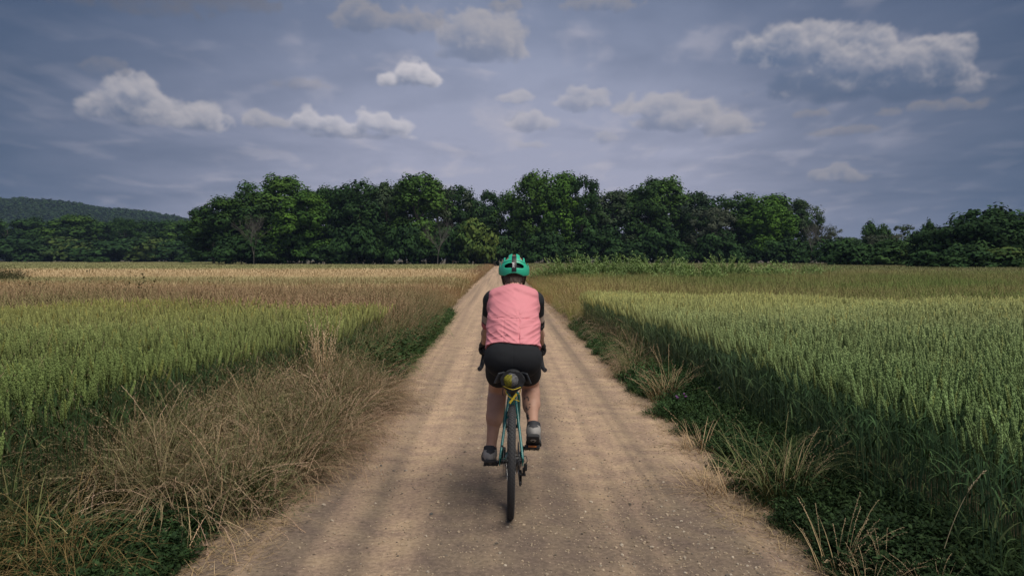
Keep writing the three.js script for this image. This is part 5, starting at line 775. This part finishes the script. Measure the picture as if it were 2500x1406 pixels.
  const helm = (x, y, z) => {
    const s = -z; let d = shell(x, y, s) + 0.0; const rib = 0.004 * Math.cos(x * 62) * smooth(1.585, 1.62, y); d -= rib * 0.8; d = Math.max(d, -shell(x, y, s, -0.024)); d = smax(d, edge(x, s) - y, 0.006);
    if (s < 0.70) d = smax(d, -bean(x, y), 0.006); d = smax(d, -Math.max(slot(x, s, 0, 0.0125, 0.62, 0.83), 1.56 - y), 0.005); d = smax(d, -Math.max(slot(x, s, 0.050, 0.0105, 0.635 , 0.82), 1.545 - y), 0.005); d = smax(d, -Math.max(slot(x, s, 0.083, 0.009, 0.65, 0.82), 1.53 - y), 0.005); return d;
  };
  const helmC = (x, y, z) => { const s = -z, yg = 1.588 - 3.0 * x * x; if (s < 0.72 && Math.abs(y - yg) < 0.0022 && Math.abs(x) > 0.012 && Math.abs(x) < 0.1) return [0.01, 0.05, 0.04]; if (shell(x, y, s, -0.008) < 0) return [0.014, 0.015, 0.018]; return [0.03, 0.51, 0.31]; };
  const hel = mesh('helmet', nets(helm, [-0.125, 1.465, -0.875], [0.125, 1.65, -0.555], 0.0032, helmC), new THREE.MeshPhysicalMaterial({ vertexColors: true, roughness: 0.42, clearcoat: 0.25, clearcoatRoughness: 0.3 }), p); hel.userData.label = 'mint green cycling helmet'; hel.position.y = -0.013;
  mesh('liner', nets((x, y, z) => Math.max(shell(x, y, -z, -0.022), edge(x, -z) + 0.004 - y), [-0.1, 1.48, -0.86], [0.1, 1.63, -0.58], 0.006), std([0.012, 0.016, 0.022], 0.9), hel);
  mesh('rear_strip', nets((x, y, z) => { const s = -z; return Math.max(Math.abs(shell(x, y, s, 0.001)) - 0.0022, Math.abs(x) - 0.0165, s - 0.68, 1.513 - y, y - 1.622); }, [-0.025, 1.50, -0.70], [0.025, 1.63, -0.55], 0.0026), std([0.012, 0.012, 0.015], 0.45), hel);
  const font = await new FontLoader().loadAsync('fonts/droid/droid_sans_bold.typeface.json');
  { const tg = new TextGeometry('poc', { font, size: 0.0165, depth: 0.0012, curveSegments: 5 }); tg.computeBoundingBox(); const bb = tg.boundingBox; tg.translate(-(bb.min.x + bb.max.x) / 2, -(0.0095), 0); tg.rotateZ(-Math.PI / 2); // reads downwards
    const P = tg.attributes.position; for (let i = 0; i < P.count; i++) { const x = P.getX(i) - 0.0015, y = P.getY(i) * 0.92 + 1.5575, k = Math.sqrt(Math.max(0, 1 - (x / HR[0]) ** 2 - ((y - H0[1]) / HR[1]) ** 2)), s = H0[2] - HR[2] * k; P.setXYZ(i, x, y, -(s - 0.0042 - P.getZ(i))); } tg.computeVertexNormals(); mesh('lettering', tg, std([0.85, 0.85, 0.85], 0.5), hel); }
  const strapP = []; for (const k of [-1, 1]) strapP.push(tubeG([Q(k * 0.078, 1.492, 0.655), Q(k * 0.076, 1.455, 0.685), Q(k * 0.066, 1.42, 0.73), Q(k * 0.02, 1.395, 0.77)], 0.0075, 20, 6), tubeG([Q(k * 0.084, 1.52, 0.76), Q(k * 0.08, 1.46, 0.725), Q(k * 0.066, 1.42, 0.73)], 0.0055, 16, 6)); mesh('strap', merge(strapP), M.black, hel);
  mesh('fit_band', nets((x, y, z) => { const s = -z; return Math.max(Math.abs(Math.hypot(x / 0.078, (s - 0.705) / 0.094) - 1) * 0.078 - 0.004, Math.abs(y - 1.482) - 0.021, s - 0.70); }, [-0.1, 1.455, -0.72], [0.1, 1.51, -0.60], 0.0035), std([0.012, 0.014, 0.018], 0.7), hel);
  mesh('fit_pad', merge([-1, 1].map((k) => tubeG([Q(k * 0.046, 1.466, 0.625), Q(k * 0.028, 1.463, 0.611), Q(k * 0.008, 1.466, 0.605)], 0.0062, 10, 8))), std([0.06, 0.24, 0.42], 0.6), hel);
  mesh('hair', nets((x, y, z) => { const s = -z; let d = ell(x, y, s, [0, 1.475, 0.662], [0.074, 0.075, 0.064]); d = smin(d, ell(x, y, s, [0, 1.420, 0.602], [0.048, 0.05, 0.030]), 0.03); return d - 0.004 * noise(x * 90, y * 14, s * 40) - 0.003 * noise(x * 200, y * 30, s * 60); }, [-0.09, 1.35, -0.75], [0.09, 1.56, -0.54], 0.004), std([0.060, 0.036, 0.024], 0.6), p).position.y = -0.015;
}

/* ---------- saddle bag ---------- */
{
  const t = seat(thing('saddle_bag', 'black saddle bag with yellow and grey striped end, strapped under the saddle', 'bag'));
  const hol = (x, y, z) => { const s = -z, k = clamp((s + 0.05) / 0.25), cy = lerp(0.852, 0.835, k), hw = lerp(0.080, 0.030, k), hh = lerp(0.060, 0.075, k); let d = (Math.hypot(x / hw, (y - cy) / hh) - 1) * Math.min(hw, hh); d = smin(d, cap(x, y, s, [0, 0.82, 0.0], [0, 0.745, 0.06], 0.05, 0.012), 0.03); return Math.max(d, -(s + 0.035), s - 0.225) - 0.002 * noise(x * 40, y * 40, s * 40); };
  mesh('holster', nets(hol, [-0.11, 0.71, -0.24], [0.11, 0.945, 0.06], 0.0055), std([0.013, 0.014, 0.017], 0.65), t);
  const dry = (x, y, z) => { const s = -z; return ell(x, y, s, [-0.010, 0.850, 0.0], [0.051, 0.049, 0.07]) - 0.0022 * Math.sin((y + 0.25 * x) * 900) * smooth(0, -0.04, s) - 0.003 * noise(x * 30, y * 30, s * 30); };
  mesh('dry_bag', nets(dry, [-0.085, 0.79, -0.10], [0.085, 0.935, 0.105], 0.0028, (x, y) => { const w = 0.25 * x; const st = Math.sin((y + w) * 900) + 0.35 * noise(x * 40, y * 40, 4); if (y > 0.886 + 0.004 * noise(x * 50, 3)) return x > 0.014 ? [0.36, 0.32, 0.03] : [0.12, 0.12, 0.13]; const base = x < -0.006 + 0.006 * noise(y * 60, 2) ? [0.40, 0.365, 0.03] : [0.22, 0.22, 0.23]; return st > -0.15 && y > 0.812 ? base : mulc(base, 0.10); }), new THREE.MeshStandardMaterial({ vertexColors: true, roughness: 0.6 }), t);
  mesh('side_wing', merge([[-1, 0.86], [1, 0.86]].map(([k, y]) => { const g = new RoundedBoxGeometry(0.012, 0.075, 0.075, 3, 0.006); g.rotateZ(k * 0.45); g.rotateY(k * 0.5); g.translate(k * 0.082, y, -0.005); return g; })), std([0.035, 0.038, 0.045], 0.5), t);
  mesh('strap', merge([tubeG([Q(-0.045, 0.80, -0.012), Q(-0.036, 0.765, -0.020), Q(-0.008, 0.738, -0.012), Q(0.042, 0.716, 0.01)], 0.0028, 24, 6), tubeG([Q(0.048, 0.80, -0.01), Q(0.046, 0.775, -0.005), Q(0.04, 0.76, 0.0)], 0.0028, 12, 6), tubeG([Q(-0.06, 0.815, -0.03), Q(0, 0.797, -0.055), Q(0.058, 0.812, -0.03)], 0.0022, 20, 6)]), M.yellow, t);
  { const g = new RoundedBoxGeometry(0.013, 0.074, 0.004, 2, 0.0015); g.rotateZ(-0.62); g.translate(0.004, 0.738, 0.028); mesh('strap_end', g, M.yellow, t); }
  mesh('cord', merge([tubeG([Q(-0.058, 0.80, -0.01), Q(-0.06, 0.77, -0.014), Q(-0.057, 0.752, -0.012)], 0.0028, 10, 6)]), M.black, t);
}
renderer.render(scene, camera);
